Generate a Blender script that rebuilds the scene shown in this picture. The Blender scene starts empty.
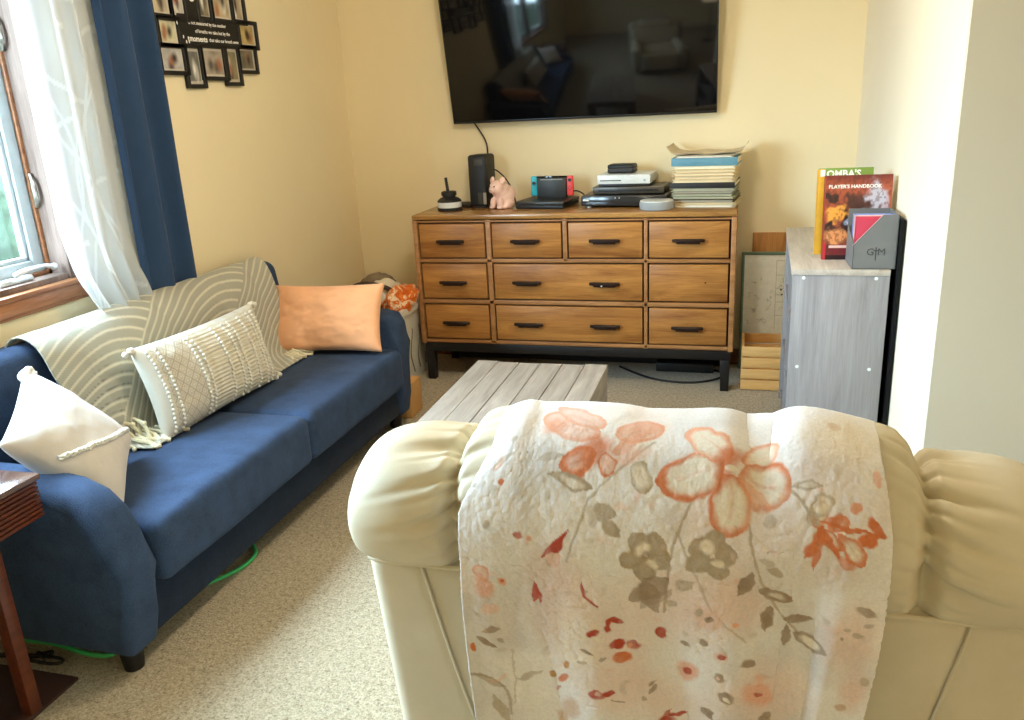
import bpy, bmesh, math, random
import numpy as np
from mathutils import Vector, Matrix, noise as mnoise
PI = math.pi
R = math.radians
rnd = random.Random(7)
SC = bpy.context.scene
COL = SC.collection

# ------------------------------------------------------------------ helpers
def srgb(r, g, b):
    f = lambda c: (c/255/12.92) if c/255 <= .04045 else ((c/255+.055)/1.055)**2.4
    return (f(r), f(g), f(b), 1)

def newmat(name):
    m = bpy.data.materials.new(name); m.use_nodes = True
    nt = m.node_tree; b = nt.nodes['Principled BSDF']
    return m, nt, b

def lk(nt, a, b): nt.links.new(a, b)

def texco(nt, scale=(1, 1, 1), rot=(0, 0, 0)):
    tc = nt.nodes.new('ShaderNodeTexCoord'); mp = nt.nodes.new('ShaderNodeMapping')
    mp.inputs['Scale'].default_value = scale; mp.inputs['Rotation'].default_value = rot
    lk(nt, tc.outputs['Object'], mp.inputs['Vector']); return mp.outputs['Vector']

def noise_tex(nt, vec, scale, detail=4, rough=.6, dist=0):
    n = nt.nodes.new('ShaderNodeTexNoise'); lk(nt, vec, n.inputs['Vector'])
    n.inputs['Scale'].default_value = scale; n.inputs['Detail'].default_value = detail
    n.inputs['Roughness'].default_value = rough; n.inputs['Distortion'].default_value = dist
    return n.outputs['Fac']

def ramp(nt, fac, stops):
    r = nt.nodes.new('ShaderNodeValToRGB'); lk(nt, fac, r.inputs['Fac'])
    el = r.color_ramp.elements
    while len(el) < len(stops): el.new(.5)
    for e, (p, c) in zip(el, stops): e.position = p; e.color = c
    return r.outputs['Color']

def bump(nt, bsdf, height, strength=.3, dist=.01):
    b = nt.nodes.new('ShaderNodeBump'); b.inputs['Strength'].default_value = strength
    b.inputs['Distance'].default_value = dist
    lk(nt, height, b.inputs['Height']); lk(nt, b.outputs['Normal'], bsdf.inputs['Normal'])

def plain(name, c, rough=.6, metal=0, spec=.5, nscale=30, var=.06, bmp=0, bscale=None, emit=None):
    m, nt, b = newmat(name)
    v = texco(nt); n = noise_tex(nt, v, nscale)
    d = tuple(x*(1-var) for x in c[:3])+(1,); l = tuple(min(1, x*(1+var)) for x in c[:3])+(1,)
    lk(nt, ramp(nt, n, [(.3, d), (.7, l)]), b.inputs['Base Color'])
    b.inputs['Roughness'].default_value = rough; b.inputs['Metallic'].default_value = metal
    b.inputs['Specular IOR Level'].default_value = spec
    if bmp: bump(nt, b, noise_tex(nt, v, bscale or nscale*4), bmp, .004)
    return m

def fabric(name, c, var=.18, scale=260, bmp=.35, rough=.92, sheen=.25):
    m, nt, b = newmat(name)
    v = texco(nt); n = noise_tex(nt, v, scale, 2); n2 = noise_tex(nt, v, 14, 3)
    d = tuple(x*(1-var) for x in c[:3])+(1,); l = tuple(min(1, x*(1+var)) for x in c[:3])+(1,)
    mx = nt.nodes.new('ShaderNodeMath'); mx.operation = 'ADD'
    ms = nt.nodes.new('ShaderNodeMath'); ms.operation = 'MULTIPLY'; ms.inputs[1].default_value = .5
    lk(nt, n, mx.inputs[0]); lk(nt, n2, mx.inputs[1]); lk(nt, mx.outputs[0], ms.inputs[0])
    lk(nt, ramp(nt, ms.outputs[0], [(.35, d), (.65, l)]), b.inputs['Base Color'])
    b.inputs['Roughness'].default_value = rough; b.inputs['Specular IOR Level'].default_value = .2
    b.inputs['Sheen Weight'].default_value = sheen
    bump(nt, b, n, bmp, .002)
    return m

def wood(name, dark, light, axis=0, scale=6, stretch=14, rough=.5, bmp=.15, fine=True, spec=.4):
    m, nt, b = newmat(name)
    s = [1, 1, 1]; s = [stretch if i != axis else 1 for i in range(3)]
    v = texco(nt, tuple(s))
    n = noise_tex(nt, v, scale*.35, 6, .65, .8)
    n2 = noise_tex(nt, texco(nt, tuple(k*4 if k > 1 else 1.5 for k in s)), scale, 3)
    mx = nt.nodes.new('ShaderNodeMath'); mx.operation = 'MULTIPLY_ADD'; mx.inputs[1].default_value = .35
    lk(nt, n2, mx.inputs[0]); lk(nt, n, mx.inputs[2])
    sub = nt.nodes.new('ShaderNodeMath'); sub.operation = 'SUBTRACT'; sub.inputs[1].default_value = .17
    lk(nt, mx.outputs[0], sub.inputs[0])
    lk(nt, ramp(nt, sub.outputs[0], [(.28, dark), (.5, tuple((a+c)/2 for a, c in zip(dark, light))), (.72, light)]), b.inputs['Base Color'])
    b.inputs['Roughness'].default_value = rough; b.inputs['Specular IOR Level'].default_value = spec
    if bmp: bump(nt, b, sub.outputs[0], bmp, .003)
    return m

def vcmat(name, rough=.9, sheen=.3, nscale=400, bmp=.3, spec=.2, bdist=.002):
    m, nt, b = newmat(name)
    a = nt.nodes.new('ShaderNodeAttribute'); a.attribute_name = 'pattern'
    v = texco(nt); n = noise_tex(nt, v, nscale, 2)
    mix = nt.nodes.new('ShaderNodeMix'); mix.data_type = 'RGBA'; mix.blend_type = 'MULTIPLY'
    mix.inputs[0].default_value = 1
    lk(nt, a.outputs['Color'], mix.inputs[6])
    lk(nt, ramp(nt, n, [(.3, (.88, .88, .88, 1)), (.7, (1, 1, 1, 1))]), mix.inputs[7])
    lk(nt, mix.outputs[2], b.inputs['Base Color'])
    b.inputs['Roughness'].default_value = rough; b.inputs['Specular IOR Level'].default_value = spec
    b.inputs['Sheen Weight'].default_value = sheen
    bump(nt, b, n, bmp, bdist)
    return m

# ------------------------------------------------------------------ object plumbing
def link(o, parent=None):
    COL.objects.link(o)
    if parent is not None: o.parent = parent
    return o

def tag(o, label=None, cat=None, group=None, kind=None):
    if label: o['label'] = label
    if cat: o['category'] = cat
    if group: o['group'] = group
    if kind: o['kind'] = kind
    return o

def thing(name, label, cat, loc=(0, 0, 0), rz=0, group=None):
    o = bpy.data.objects.new(name, None); link(o)
    o.location = loc; o.rotation_euler = (0, 0, rz); o.empty_display_size = .05
    return tag(o, label, cat, group)

class MB:
    """collects shapes and links them as one mesh object"""
    def __init__(s): s.bm = bmesh.new()
    def _mark(s): s.n0 = len(s.bm.verts)
    def box(s, c, d, rot=None, bev=0, seg=2, taper=None):
        vs = bmesh.ops.create_cube(s.bm, size=1)['verts']
        for v in vs:
            v.co = Vector((v.co.x*d[0], v.co.y*d[1], v.co.z*d[2]))
            if taper and v.co.z < 0: v.co.x *= taper; v.co.y *= taper
        if bev:
            es = list({e for v in vs for e in v.link_edges})
            r = bmesh.ops.bevel(s.bm, geom=es, offset=bev, segments=seg, affect='EDGES', profile=.5)
            vs = list({v for f in r['faces'] for v in f.verts} | {v for v in vs if v.is_valid})
        m = Matrix.Translation(c)
        if rot is not None: m = m @ rot.to_4x4()
        for v in vs: v.co = m @ v.co
        return s
    def bx(s, x0, x1, y0, y1, z0, z1, bev=0, seg=2):
        return s.box(((x0+x1)/2, (y0+y1)/2, (z0+z1)/2), (abs(x1-x0), abs(y1-y0), abs(z1-z0)), None, bev, seg)
    def cyl(s, p, q, r0, r1=None, seg=24, cap=True):
        p, q = Vector(p), Vector(q); r1 = r0 if r1 is None else r1
        d = q-p; L = d.length
        m = Matrix.Translation((p+q)/2) @ d.to_track_quat('Z', 'Y').to_matrix().to_4x4()
        bmesh.ops.create_cone(s.bm, cap_ends=cap, segments=seg, radius1=r0, radius2=r1, depth=L, matrix=m)
        return s
    def sph(s, c, r, sc=(1, 1, 1), rot=None, u=20, v=12):
        m = Matrix.Translation(c)
        if rot is not None: m = m @ rot.to_4x4()
        m = m @ Matrix.Diagonal((sc[0]*r, sc[1]*r, sc[2]*r, 1))
        bmesh.ops.create_uvsphere(s.bm, u_segments=u, v_segments=v, radius=1, matrix=m)
        return s
    def lathe(s, prof, c=(0, 0, 0), seg=36):
        rings = []
        for r, z in prof:
            if r < 1e-5: rings.append([s.bm.verts.new((c[0], c[1], c[2]+z))])
            else: rings.append([s.bm.verts.new((c[0]+r*math.cos(2*PI*k/seg), c[1]+r*math.sin(2*PI*k/seg), c[2]+z)) for k in range(seg)])
        for a, b in zip(rings, rings[1:]):
            for k in range(seg):
                k2 = (k+1) % seg
                f = [a[k] if len(a) > 1 else a[0], a[k2] if len(a) > 1 else None, b[k2] if len(b) > 1 else b[0], b[k] if len(b) > 1 else None]
                f = [v for v in f if v is not None]
                if len(set(f)) >= 3: s.bm.faces.new(f)
        return s
    def tube(s, pts, r, seg=8, smooth=0):
        pts = [Vector(p) for p in pts]
        for _ in range(smooth):
            n = [pts[0]]
            for a, b in zip(pts, pts[1:]): n += [a*.75+b*.25, a*.25+b*.75]
            pts = n+[pts[-1]]
        rr = r if isinstance(r, (list, tuple)) else [r]*len(pts)
        if len(rr) != len(pts): rr = [rr[min(len(rr)-1, int(i*len(rr)/len(pts)))] for i in range(len(pts))]
        rings = []; up = Vector((.13, .31, .94))
        for i, p in enumerate(pts):
            t = (pts[min(i+1, len(pts)-1)]-pts[max(i-1, 0)])
            t = t.normalized() if t.length > 1e-9 else Vector((0, 0, 1))
            a = t.cross(up)
            if a.length < .05: a = t.cross(Vector((1, 0, 0)))
            a.normalize(); b = t.cross(a)
            rings.append([s.bm.verts.new(p+(a*math.cos(2*PI*k/seg)+b*math.sin(2*PI*k/seg))*rr[i]) for k in range(seg)])
        for A, B in zip(rings, rings[1:]):
            for k in range(seg): s.bm.faces.new((A[k], A[(k+1) % seg], B[(k+1) % seg], B[k]))
        s.bm.faces.new(rings[0][::-1]); s.bm.faces.new(rings[-1])
        return s
    def grid(s, P, closeu=False, closev=False):
        """P[i][j] points"""
        V = [[s.bm.verts.new(p) for p in row] for row in P]
        n, m = len(V), len(V[0])
        for i in range(n if closeu else n-1):
            for j in range(m if closev else m-1):
                a, b, c, d = V[i][j], V[(i+1) % n][j], V[(i+1) % n][(j+1) % m], V[i][(j+1) % m]
                try: s.bm.faces.new((a, b, c, d))
                except ValueError: pass
        return V
    def prism(s, pts, axis, a0, a1, bev=0, seg=3):
        """outline pts (2-D) extruded along axis (0 x,1 y,2 z)"""
        def mk(p, a):
            if axis == 0: return (a, p[0], p[1])
            if axis == 1: return (p[0], a, p[1])
            return (p[0], p[1], a)
        A = [s.bm.verts.new(mk(p, a0)) for p in pts]; B = [s.bm.verts.new(mk(p, a1)) for p in pts]
        n = len(pts); fs = [s.bm.faces.new(A), s.bm.faces.new(B[::-1])]
        for k in range(n): s.bm.faces.new((A[k], B[k], B[(k+1) % n], A[(k+1) % n]))
        if bev:
            es = [e for f in fs for e in f.edges]
            bmesh.ops.bevel(s.bm, geom=es, offset=bev, segments=seg, affect='EDGES', profile=.5)
        return s
    def build(s, name, mat, parent=None, smooth=35, offset=None, mods=None):
        bm = s.bm
        bmesh.ops.recalc_face_normals(bm, faces=bm.faces)
        me = bpy.data.meshes.new(name)
        if offset is not None:
            for v in bm.verts: v.co -= Vector(offset)
        bm.to_mesh(me); bm.free()
        return fin(name, me, mat, parent, smooth)

def fin(name, me, mat, parent=None, smooth=35):
    if isinstance(mat, (list, tuple)):
        for m in mat: me.materials.append(m)
    else: me.materials.append(mat)
    if smooth:
        me.polygons.foreach_set('use_smooth', [True]*len(me.polygons))
        if smooth < 180: me.set_sharp_from_angle(angle=R(smooth))
    return link(bpy.data.objects.new(name, me), parent)

def npmesh(name, V, nu, nv, mat, parent=None, cols=None, smooth=180):
    """V (nu*nv,3) numpy grid"""
    me = bpy.data.meshes.new(name)
    i, j = np.meshgrid(np.arange(nu-1), np.arange(nv-1), indexing='ij')
    a = (i*nv+j).ravel(); F = np.stack([a, a+nv, a+nv+1, a+1], 1).astype(np.int32)
    me.vertices.add(len(V)); me.vertices.foreach_set('co', V.astype(np.float32).ravel())
    me.loops.add(F.size); me.loops.foreach_set('vertex_index', F.ravel())
    me.polygons.add(len(F)); me.polygons.foreach_set('loop_start', np.arange(0, F.size, 4, dtype=np.int32))
    me.polygons.foreach_set('loop_total', np.full(len(F), 4, np.int32))
    me.update(calc_edges=True); me.validate()
    if cols is not None: setcols(me, cols)
    return fin(name, me, mat, parent, smooth)

def setcols(me, cols):
    at = me.color_attributes.new('pattern', 'FLOAT_COLOR', 'POINT')
    c = np.ones((len(cols), 4), np.float32); c[:, :3] = cols
    at.data.foreach_set('color', c.ravel())

def text(body, size, mat, name, parent, M, depth=.0006, align='CENTER', bold=0):
    cu = bpy.data.curves.new(name, 'FONT'); cu.body = body; cu.size = size
    cu.align_x = align; cu.align_y = 'CENTER'; cu.extrude = depth; cu.offset = bold; cu.resolution_u = 2
    o = bpy.data.objects.new(name, cu); COL.objects.link(o)
    bpy.context.view_layer.update()
    dg = bpy.context.evaluated_depsgraph_get()
    me = bpy.data.meshes.new_from_object(o.evaluated_get(dg))
    COL.objects.unlink(o); bpy.data.objects.remove(o)
    me.transform(M); me.materials.clear(); me.name = name
    return fin(name, me, mat, parent, 0)

def frame3(o, x, y):
    """matrix whose local x,y axes are given (z = normal)"""
    x = Vector(x).normalized(); z = x.cross(Vector(y)).normalized(); y = z.cross(x)
    m = Matrix((x, y, z)).transposed().to_4x4(); m.translation = Vector(o); return m

def place(o, M):
    o.matrix_world = M

def lin(rgb): return np.array(srgb(*rgb)[:3])

# smooth value noise for numpy fields
def vnoise(x, y, seed=0):
    xi = np.floor(x).astype(int); yi = np.floor(y).astype(int); fx = x-xi; fy = y-yi
    fx = fx*fx*(3-2*fx); fy = fy*fy*(3-2*fy)
    def h(a, b):
        t = np.sin(a*127.1+b*311.7+seed*74.7)*43758.5453
        return t-np.floor(t)
    return (h(xi, yi)*(1-fx)+h(xi+1, yi)*fx)*(1-fy)+(h(xi, yi+1)*(1-fx)+h(xi+1, yi+1)*fx)*fy
def fbm(x, y, seed=0, o=3):
    r = 0; a = .5
    for k in range(o): r = r+a*vnoise(x*2**k, y*2**k, seed+k); a *= .5
    return r/(1-.5**o)
WORLD = 50.0; LAMP = 40; CEIL_FILL_XY = (-.55, 2.25); EXPO = .26; CEIL_FILL_COL = (1, .90, .74); WCOL = (.60, .775, 1.0, 1); FLOOR_FILL = 5

# ------------------------------------------------------------------ room
XL, XR, YB, YS, ZC = -2.16, .525, 4.39, 2.39, 2.44
M_wall = plain('wall_paint', srgb(238, 221, 182), .75, 0, .3, 3, .015, .08, 220)
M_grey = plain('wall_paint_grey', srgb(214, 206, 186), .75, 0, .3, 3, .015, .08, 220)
M_ceil = plain('ceiling_paint', srgb(236, 230, 214), .9, 0, .2, 5, .02, .1, 150)
M_white = plain('white_vinyl', srgb(222, 226, 226), .4)
M_sash = plain('sash_vinyl', srgb(168, 172, 172), .4)
M_jamb = wood('window_jamb_wood', srgb(92, 74, 66), srgb(128, 108, 98), 2, 7, 12, .75, spec=.08)
M_trim = wood('window_trim_wood', srgb(112, 66, 40), srgb(168, 112, 74), 1, 7, 12, .35)

def carpet_mat():
    m, nt, b = newmat('carpet')
    v = texco(nt)
    a = noise_tex(nt, v, 150, 3, .75); c = noise_tex(nt, v, 60, 4, .7); big = noise_tex(nt, v, 3, 3)
    ad = nt.nodes.new('ShaderNodeMath'); ad.operation = 'MULTIPLY_ADD'; ad.inputs[1].default_value = .6
    lk(nt, a, ad.inputs[0]); ml = nt.nodes.new('ShaderNodeMath'); ml.operation = 'MULTIPLY'; ml.inputs[1].default_value = .4
    lk(nt, c, ml.inputs[0]); lk(nt, ml.outputs[0], ad.inputs[2])
    col = ramp(nt, ad.outputs[0], [(.36, srgb(112, 98, 78)), (.46, srgb(176, 160, 134)), (.56, srgb(202, 188, 162)), (.68, srgb(226, 214, 192))])
    mix = nt.nodes.new('ShaderNodeMix'); mix.data_type = 'RGBA'; mix.blend_type = 'MULTIPLY'; mix.inputs[0].default_value = 1
    lk(nt, col, mix.inputs[6]); lk(nt, ramp(nt, big, [(.3, (.92, .92, .9, 1)), (.7, (1, 1, 1, 1))]), mix.inputs[7])
    lk(nt, mix.outputs[2], b.inputs['Base Color']); b.inputs['Roughness'].default_value = 1
    b.inputs['Specular IOR Level'].default_value = .05; b.inputs['Sheen Weight'].default_value = .2
    bump(nt, b, ad.outputs[0], .9, .012)
    return m

S = lambda n, mb, m, sm=35: tag(mb.build(n, m, None, sm), kind='structure')
S('floor', MB().bx(XL-.2, 2.6, -1.7, YB+.2, -.1, 0), carpet_mat())
S('ceiling', MB().bx(XL-.2, 2.6, -1.7, YB+.2, ZC, ZC+.1), M_ceil)
WY0, WY1, WZ0, WZ1 = .46, 2.22, .925, 2.12
w = MB().bx(XL-.14, XL, -1.7, YB+.15, 0, WZ0).bx(XL-.14, XL, -1.7, YB+.15, WZ1, ZC)
w.bx(XL-.14, XL, -1.7, WY0, WZ0, WZ1).bx(XL-.14, XL, WY1, YB+.15, WZ0, WZ1)
S('wall_left', w, M_wall)
S('wall_back', MB().bx(XL, XR+.12, YB, YB+.14, 0, ZC), M_wall)
S('wall_right', MB().bx(XR, XR+.12, YS+.02, YB, 0, ZC), plain('wall_paint_window_lit', srgb(238, 228, 206), .75, 0, .3, 3, .015, .08, 220))  # wall paint lightened so its colour carries the window light
S('wall_front', MB().bx(XR, 2.6, YS, YS+.02, 0, ZC).bx(XR+.12, 2.6, YS+.02, YS+.12, 0, ZC), M_grey)
S('wall_far_right', MB().bx(2.48, 2.6, -1.7, YS, 0, ZC), M_grey)
S('wall_behind', MB().bx(XL, 2.48, -1.7, -1.58, 0, ZC), M_wall)
S('baseboard_back', MB().bx(XL, XR, YB-.014, YB, 0, .085, .004), M_trim)
S('baseboard_right', MB().bx(XR-.012, XR, YS+.0, YB-.014, 0, .085, .004), M_trim)
S('baseboard_left', MB().bx(XL, XL+.014, -1.5, YB-.014, 0, .085, .004), M_trim)
S('baseboard_front', MB().bx(XR, 2.48, YS-.012, YS, 0, .085, .004), M_trim)

# window: wooden jambs, two white casements, clear panes, latches and crank
xo, xi = XL-.14, XL
fr = MB().bx(xo, xi+.004, WY1-.022, WY1+.0, WZ0, WZ1).bx(xo, xi+.004, WY0, WY0+.022, WZ0, WZ1)
fr.bx(xo, xi+.004, WY0, WY1, WZ1-.022, WZ1).bx(xo, xi-.005, WY0, WY1, WZ0, WZ0+.022)
fr.bx(xo, xi-.03, 1.31, 1.37, WZ0, WZ1)
win = S('window_1', fr, M_jamb)
st = MB().bx(xi-.082, xi-.07, WY1-.034, WY1-.02, WZ0, WZ1, .002).bx(xi-.082, xi-.07, 1.37, WY1, WZ0+.02, WZ0+.036, .002)
st.build('window_stop', M_trim, win)
m_glass, nt, b = newmat('window_glass')
nt.nodes.remove(b); tr = nt.nodes.new('ShaderNodeBsdfTransparent'); gl = nt.nodes.new('ShaderNodeBsdfGlossy')
gl.inputs['Roughness'].default_value = .02; mxs = nt.nodes.new('ShaderNodeMixShader'); mxs.inputs[0].default_value = .06
tr.inputs['Color'].default_value = (.93, .98, .95, 1)
lk(nt, tr.outputs[0], mxs.inputs[1]); lk(nt, gl.outputs[0], mxs.inputs[2]); lk(nt, mxs.outputs[0], nt.nodes['Material Output'].inputs['Surface'])
M_metal = plain('brushed_metal', srgb(150, 142, 130), .35, .9, .5, 40, .1)
for y0, y1 in ((1.375, WY1-.024), (WY0+.024, 1.305)):
    zb, zt = WZ0+.024, WZ1-.024; t = .05; xs0, xs1 = xi-.125, xi-.085
    sa = MB()
    for (a, b2, c, d) in ((y0, y0+t, zb, zt), (y1-t, y1, zb, zt), (y0+t, y1-t, zb, zb+t), (y0+t, y1-t, zt-t, zt)):
        sa.bx(xs0, xs1, a, b2, c, d, .004)
    for (a, b2, c, d) in ((y0+t, y0+t+.014, zb+t, zt-t), (y1-t-.014, y1-t, zb+t, zt-t), (y0+t, y1-t, zb+t, zb+t+.014), (y0+t, y1-t, zt-t-.014, zt-t)):
        sa.bx(xs0+.006, xs1-.012, a, b2, c, d, .003)
    so = sa.build('window_sash', M_sash, win)
    MB().bx(xs0+.014, xs0+.018, y0+t+.002, y1-t-.002, zb+t+.002, zt-t-.002).build('window_pane', m_glass, so)
for zz in (1.22, 1.70):
    lt = MB().tube([(xi-.066, WY1-.03, zz+.05), (xi-.05, WY1-.036, zz+.03), (xi-.05, WY1-.036, zz-.03), (xi-.066, WY1-.03, zz-.05)], .006, 8, 1)
    lt.bx(xi-.075, xi-.06, WY1-.032, WY1-.02, zz-.055, zz+.055, .003)
    lt.build('window_latch', M_metal, win)
ck = MB().bx(xi-.068, xi-.035, 1.96, 2.09, WZ0+.022, WZ0+.04, .006).tube([(xi-.05, 2.03, WZ0+.045), (xi-.03, 2.05, WZ0+.06), (xi-.03, 2.13, WZ0+.062), (xi-.028, 2.17, WZ0+.05)], [.009, .008, .007, .008], 8, 1)
ck.sph((xi-.028, 2.17, WZ0+.05), .012)
ck.build('window_crank', plain('pale_metal', srgb(205, 208, 208), .3, .6), win)
S('trim_1', MB().bx(XL, XL+.018, WY1-.004, WY1+.07, WZ0-.02, WZ1+.07, .004).bx(XL, XL+.018, WY0-.066, WY0+.004, WZ0-.02, WZ1+.07, .004).bx(XL, XL+.018, WY0, WY1, WZ1-.004, WZ1+.07, .004), M_trim)
S('trim_2', MB().bx(XL-.03, XL+.03, WY0-.09, WY1+.1, WZ0-.012, WZ0+.004, .004).bx(XL, XL+.022, WY0-.08, WY1+.09, WZ0-.058, WZ0-.012, .005).bx(XL, XL+.013, WY0-.08, WY1+.09, WZ0-.07, WZ0-.056, .003), M_trim)

# garden outside
M_lawn = plain('lawn_grass', (.026, .036, .022, 1), .9, 0, .02, 2.5, .25, .4, 30)
tag(MB().bx(-30, XL-.14, -25, 25, -.6, -.5).build('lawn', M_lawn), 'pale green lawn seen through the window', 'lawn', kind='structure')
hb = MB()
for k in range(26):
    yy = -6+k*.62; rr = rnd.uniform(.7, 1.1)
    hb.sph((-9+rnd.uniform(-.4, .4), yy, .2+rnd.uniform(0, .5)), rr, (1, 1, 1.4), None, 24, 16)
for v in hb.bm.verts: v.co += Vector((mnoise.noise(v.co*3), mnoise.noise(v.co*3+Vector((9, 0, 0))), mnoise.noise(v.co*3+Vector((0, 9, 0)))))*.22
tag(hb.build('hedge', plain('hedge_leaves', (.024, .034, .022, 1), .8, 0, .05, 9, .35, .6, 22)), 'pale leafy hedge across the lawn outside the window', 'hedge')

# ------------------------------------------------------------------ camera
def make_camera():
    p, y, r = R(17.546), R(16.186), R(2.969)
    f = Vector((-math.sin(y)*math.cos(p), math.cos(y)*math.cos(p), -math.sin(p)))
    rt = Vector((math.cos(y), math.sin(y), 0)); dn = f.cross(rt)
    rt2 = rt*math.cos(r)+dn*math.sin(r); dn2 = dn*math.cos(r)-rt*math.sin(r)
    m = Matrix((rt2, -dn2, -f)).transposed().to_4x4(); m.translation = (0, 0, 1.42)
    cd = bpy.data.cameras.new('camera'); cd.sensor_fit = 'HORIZONTAL'; cd.sensor_width = 36
    cd.lens = 817/1024*36; cd.clip_start = .02
    c = bpy.data.objects.new('camera', cd); COL.objects.link(c); c.matrix_world = m; SC.camera = c
make_camera()

# ------------------------------------------------------------------ light
wd = bpy.data.worlds.new('sky'); SC.world = wd; wd.use_nodes = True
bg = wd.node_tree.nodes['Background']; bg.inputs['Color'].default_value = WCOL; bg.inputs['Strength'].default_value = WORLD
def area(name, loc, rot, sx, sy, power, color, portal=False):
    l = bpy.data.lights.new(name, 'AREA'); l.shape = 'RECTANGLE'; l.size = sx; l.size_y = sy
    l.energy = power; l.color = color
    if portal: l.cycles.is_portal = True
    o = bpy.data.objects.new(name, l); COL.objects.link(o); o.location = loc; o.rotation_euler = rot
    return o
area('window_portal', (XL-.16, (WY0+WY1)/2, (WZ0+WZ1)/2), (0, R(-90), 0), WZ1-WZ0, WY1-WY0, 1, (1, 1, 1), True)
# flush ceiling lamp added out of view to light the back wall
LX, LY = CEIL_FILL_XY
cl = thing('added_ceiling_lamp', 'added unseen flush ceiling lamp lighting the back wall', 'lamp', (LX, LY, ZC))
MB().lathe([(0, 0), (.17, 0), (.17, -.02), (.15, -.03), (0, -.03)]).build('added_lamp_base', M_white, cl)
me_, nt, b = newmat('added_lamp_glow'); b.inputs['Base Color'].default_value = (1, .9, .7, 1)
b.inputs['Emission Color'].default_value = (1, .78, .45, 1); b.inputs['Emission Strength'].default_value = 3
MB().lathe([(.145, -.03), (.14, -.06), (.11, -.09), (.06, -.108), (0, -.112)]).build('added_lamp_shade', me_, cl)
pl = bpy.data.lights.new('ceiling_fill_light', 'POINT'); pl.shadow_soft_size = .14; pl.energy = LAMP; pl.color = CEIL_FILL_COL
po = bpy.data.objects.new('ceiling_fill_light', pl); COL.objects.link(po); po.location = (LX, LY, ZC-.27)

# shaded floor lamp added out of view, warm fill on the recliner
fl = thing('added_floor_lamp', 'added unseen fill lamp with a cream shade to the right of the camera', 'lamp', (1.2, .0, 0))
MB().lathe([(0, 0), (.14, 0), (.14, .015), (.02, .03), (.012, .05), (.012, 1.2), (0, 1.2)]).build('stand', plain('added_lamp_bronze', srgb(60, 48, 40), .4, .5), fl)
MB().lathe([(.19, 1.16), (.12, 1.42)]).build('shade', me_, fl)
p2 = bpy.data.lights.new('floor_fill_light', 'POINT'); p2.shadow_soft_size = .1; p2.energy = FLOOR_FILL; p2.color = (1, .66, .34)
o2 = bpy.data.objects.new('floor_fill_light', p2); COL.objects.link(o2); o2.location = (1.2, .0, 1.5)

vs = SC.view_settings; vs.view_transform = 'Standard'; vs.look = 'None'; vs.exposure = EXPO; vs.gamma = 1; vs.use_curve_mapping = False
SC.cycles.max_bounces = 10; SC.cycles.diffuse_bounces = 6; SC.cycles.transparent_max_bounces = 16
SC.cycles.sample_clamp_indirect = 8; SC.cycles.use_denoising = True

# ------------------------------------------------------------------ dresser
M_oak = wood('dresser_wood', srgb(128, 74, 30), srgb(198, 140, 72), 0, 5, 9, .42, .08)
M_oaktop = wood('dresser_top_wood', srgb(128, 84, 42), srgb(186, 138, 76), 0, 5, 9, .22, .05, spec=.6)
M_oakframe = wood('dresser_frame_wood', srgb(140, 92, 50), srgb(190, 138, 88), 0, 6, 9, .45, .08)
M_gap = plain('dresser_shadow_gap', srgb(58, 26, 12), .8)
M_blk = plain('black_painted_wood', srgb(20, 18, 20), .45)
M_iron = plain('dark_bronze', srgb(46, 30, 24), .45, .4, .5, 60, .2, .3, 80)
DX0, DX1, DY0, DY1, DZ0, DZ1 = -1.634, -.023, 3.92, 4.36, .208, .888
T = thing('dresser', 'long wooden dresser of ten drawers with dark pulls, against the back wall under the television', 'dresser', ((DX0+DX1)/2, (DY0+DY1)/2, 0))
off = T.location
mb = MB()
mb.bx(DX0, DX0+.024, DY0, DY1, DZ0, DZ1-.026, .003).bx(DX1-.024, DX1, DY0, DY1, DZ0, DZ1-.026, .003)
mb.bx(DX0, DX1, DY0+.02, DY1, DZ0, DZ0+.02).bx(DX0+.02, DX1-.02, DY1-.012, DY1, DZ0, DZ1-.03)
mb.build('case', M_oakframe, T, offset=off)
MB().bx(DX0, DX1, DY0, DY1, DZ1-.024, DZ1, .004).build('top', M_oaktop, T, offset=off)
cols_r = [(-1.604, -1.247), (-1.214, -.852), (-.823, -.455), (-.430, -.052)]
rows = [(.667, .846), (.453, .641), (.236, .424)]
ff = MB()
for z0, z1 in ((.846, .862), (.641, .667), (.424, .453), (.212, .236)): ff.bx(DX0+.024, DX1-.024, DY0+.004, DY0+.03, z0+.004, z1-.004, .002)
ff.bx(-1.247+.004, -1.214-.004, DY0+.004, DY0+.03, .212, .862, .002).bx(-.455+.004, -.430-.004, DY0+.004, DY0+.03, .212, .862, .002)
ff.bx(-.852+.004, -.823-.004, DY0+.004, DY0+.03, .652, .862, .002)
ff.build('face_frame', M_oakframe, T, offset=off)
MB().bx(DX0+.025, DX1-.025, DY0+.03, DY0+.034, DZ0+.01, DZ1-.03).build('inner_panel', M_gap, T, offset=off)
def pull(cx, cz, par):
    h = MB().tube([(cx-.073, DY0-.014, cz+.002), (cx-.05, DY0-.024, cz+.003), (cx+.05, DY0-.024, cz+.003), (cx+.073, DY0-.014, cz+.002)], [.008, .0095, .0095, .008], 8, 1)
    h.box((cx, DY0-.022, cz-.003), (.11, .008, .02), None, .003)
    h.cyl((cx-.055, DY0, cz), (cx-.055, DY0-.02, cz), .006).cyl((cx+.055, DY0, cz), (cx+.055, DY0-.02, cz), .006)
    return h.build('drawer_pull', M_iron, par, offset=off)
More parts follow.
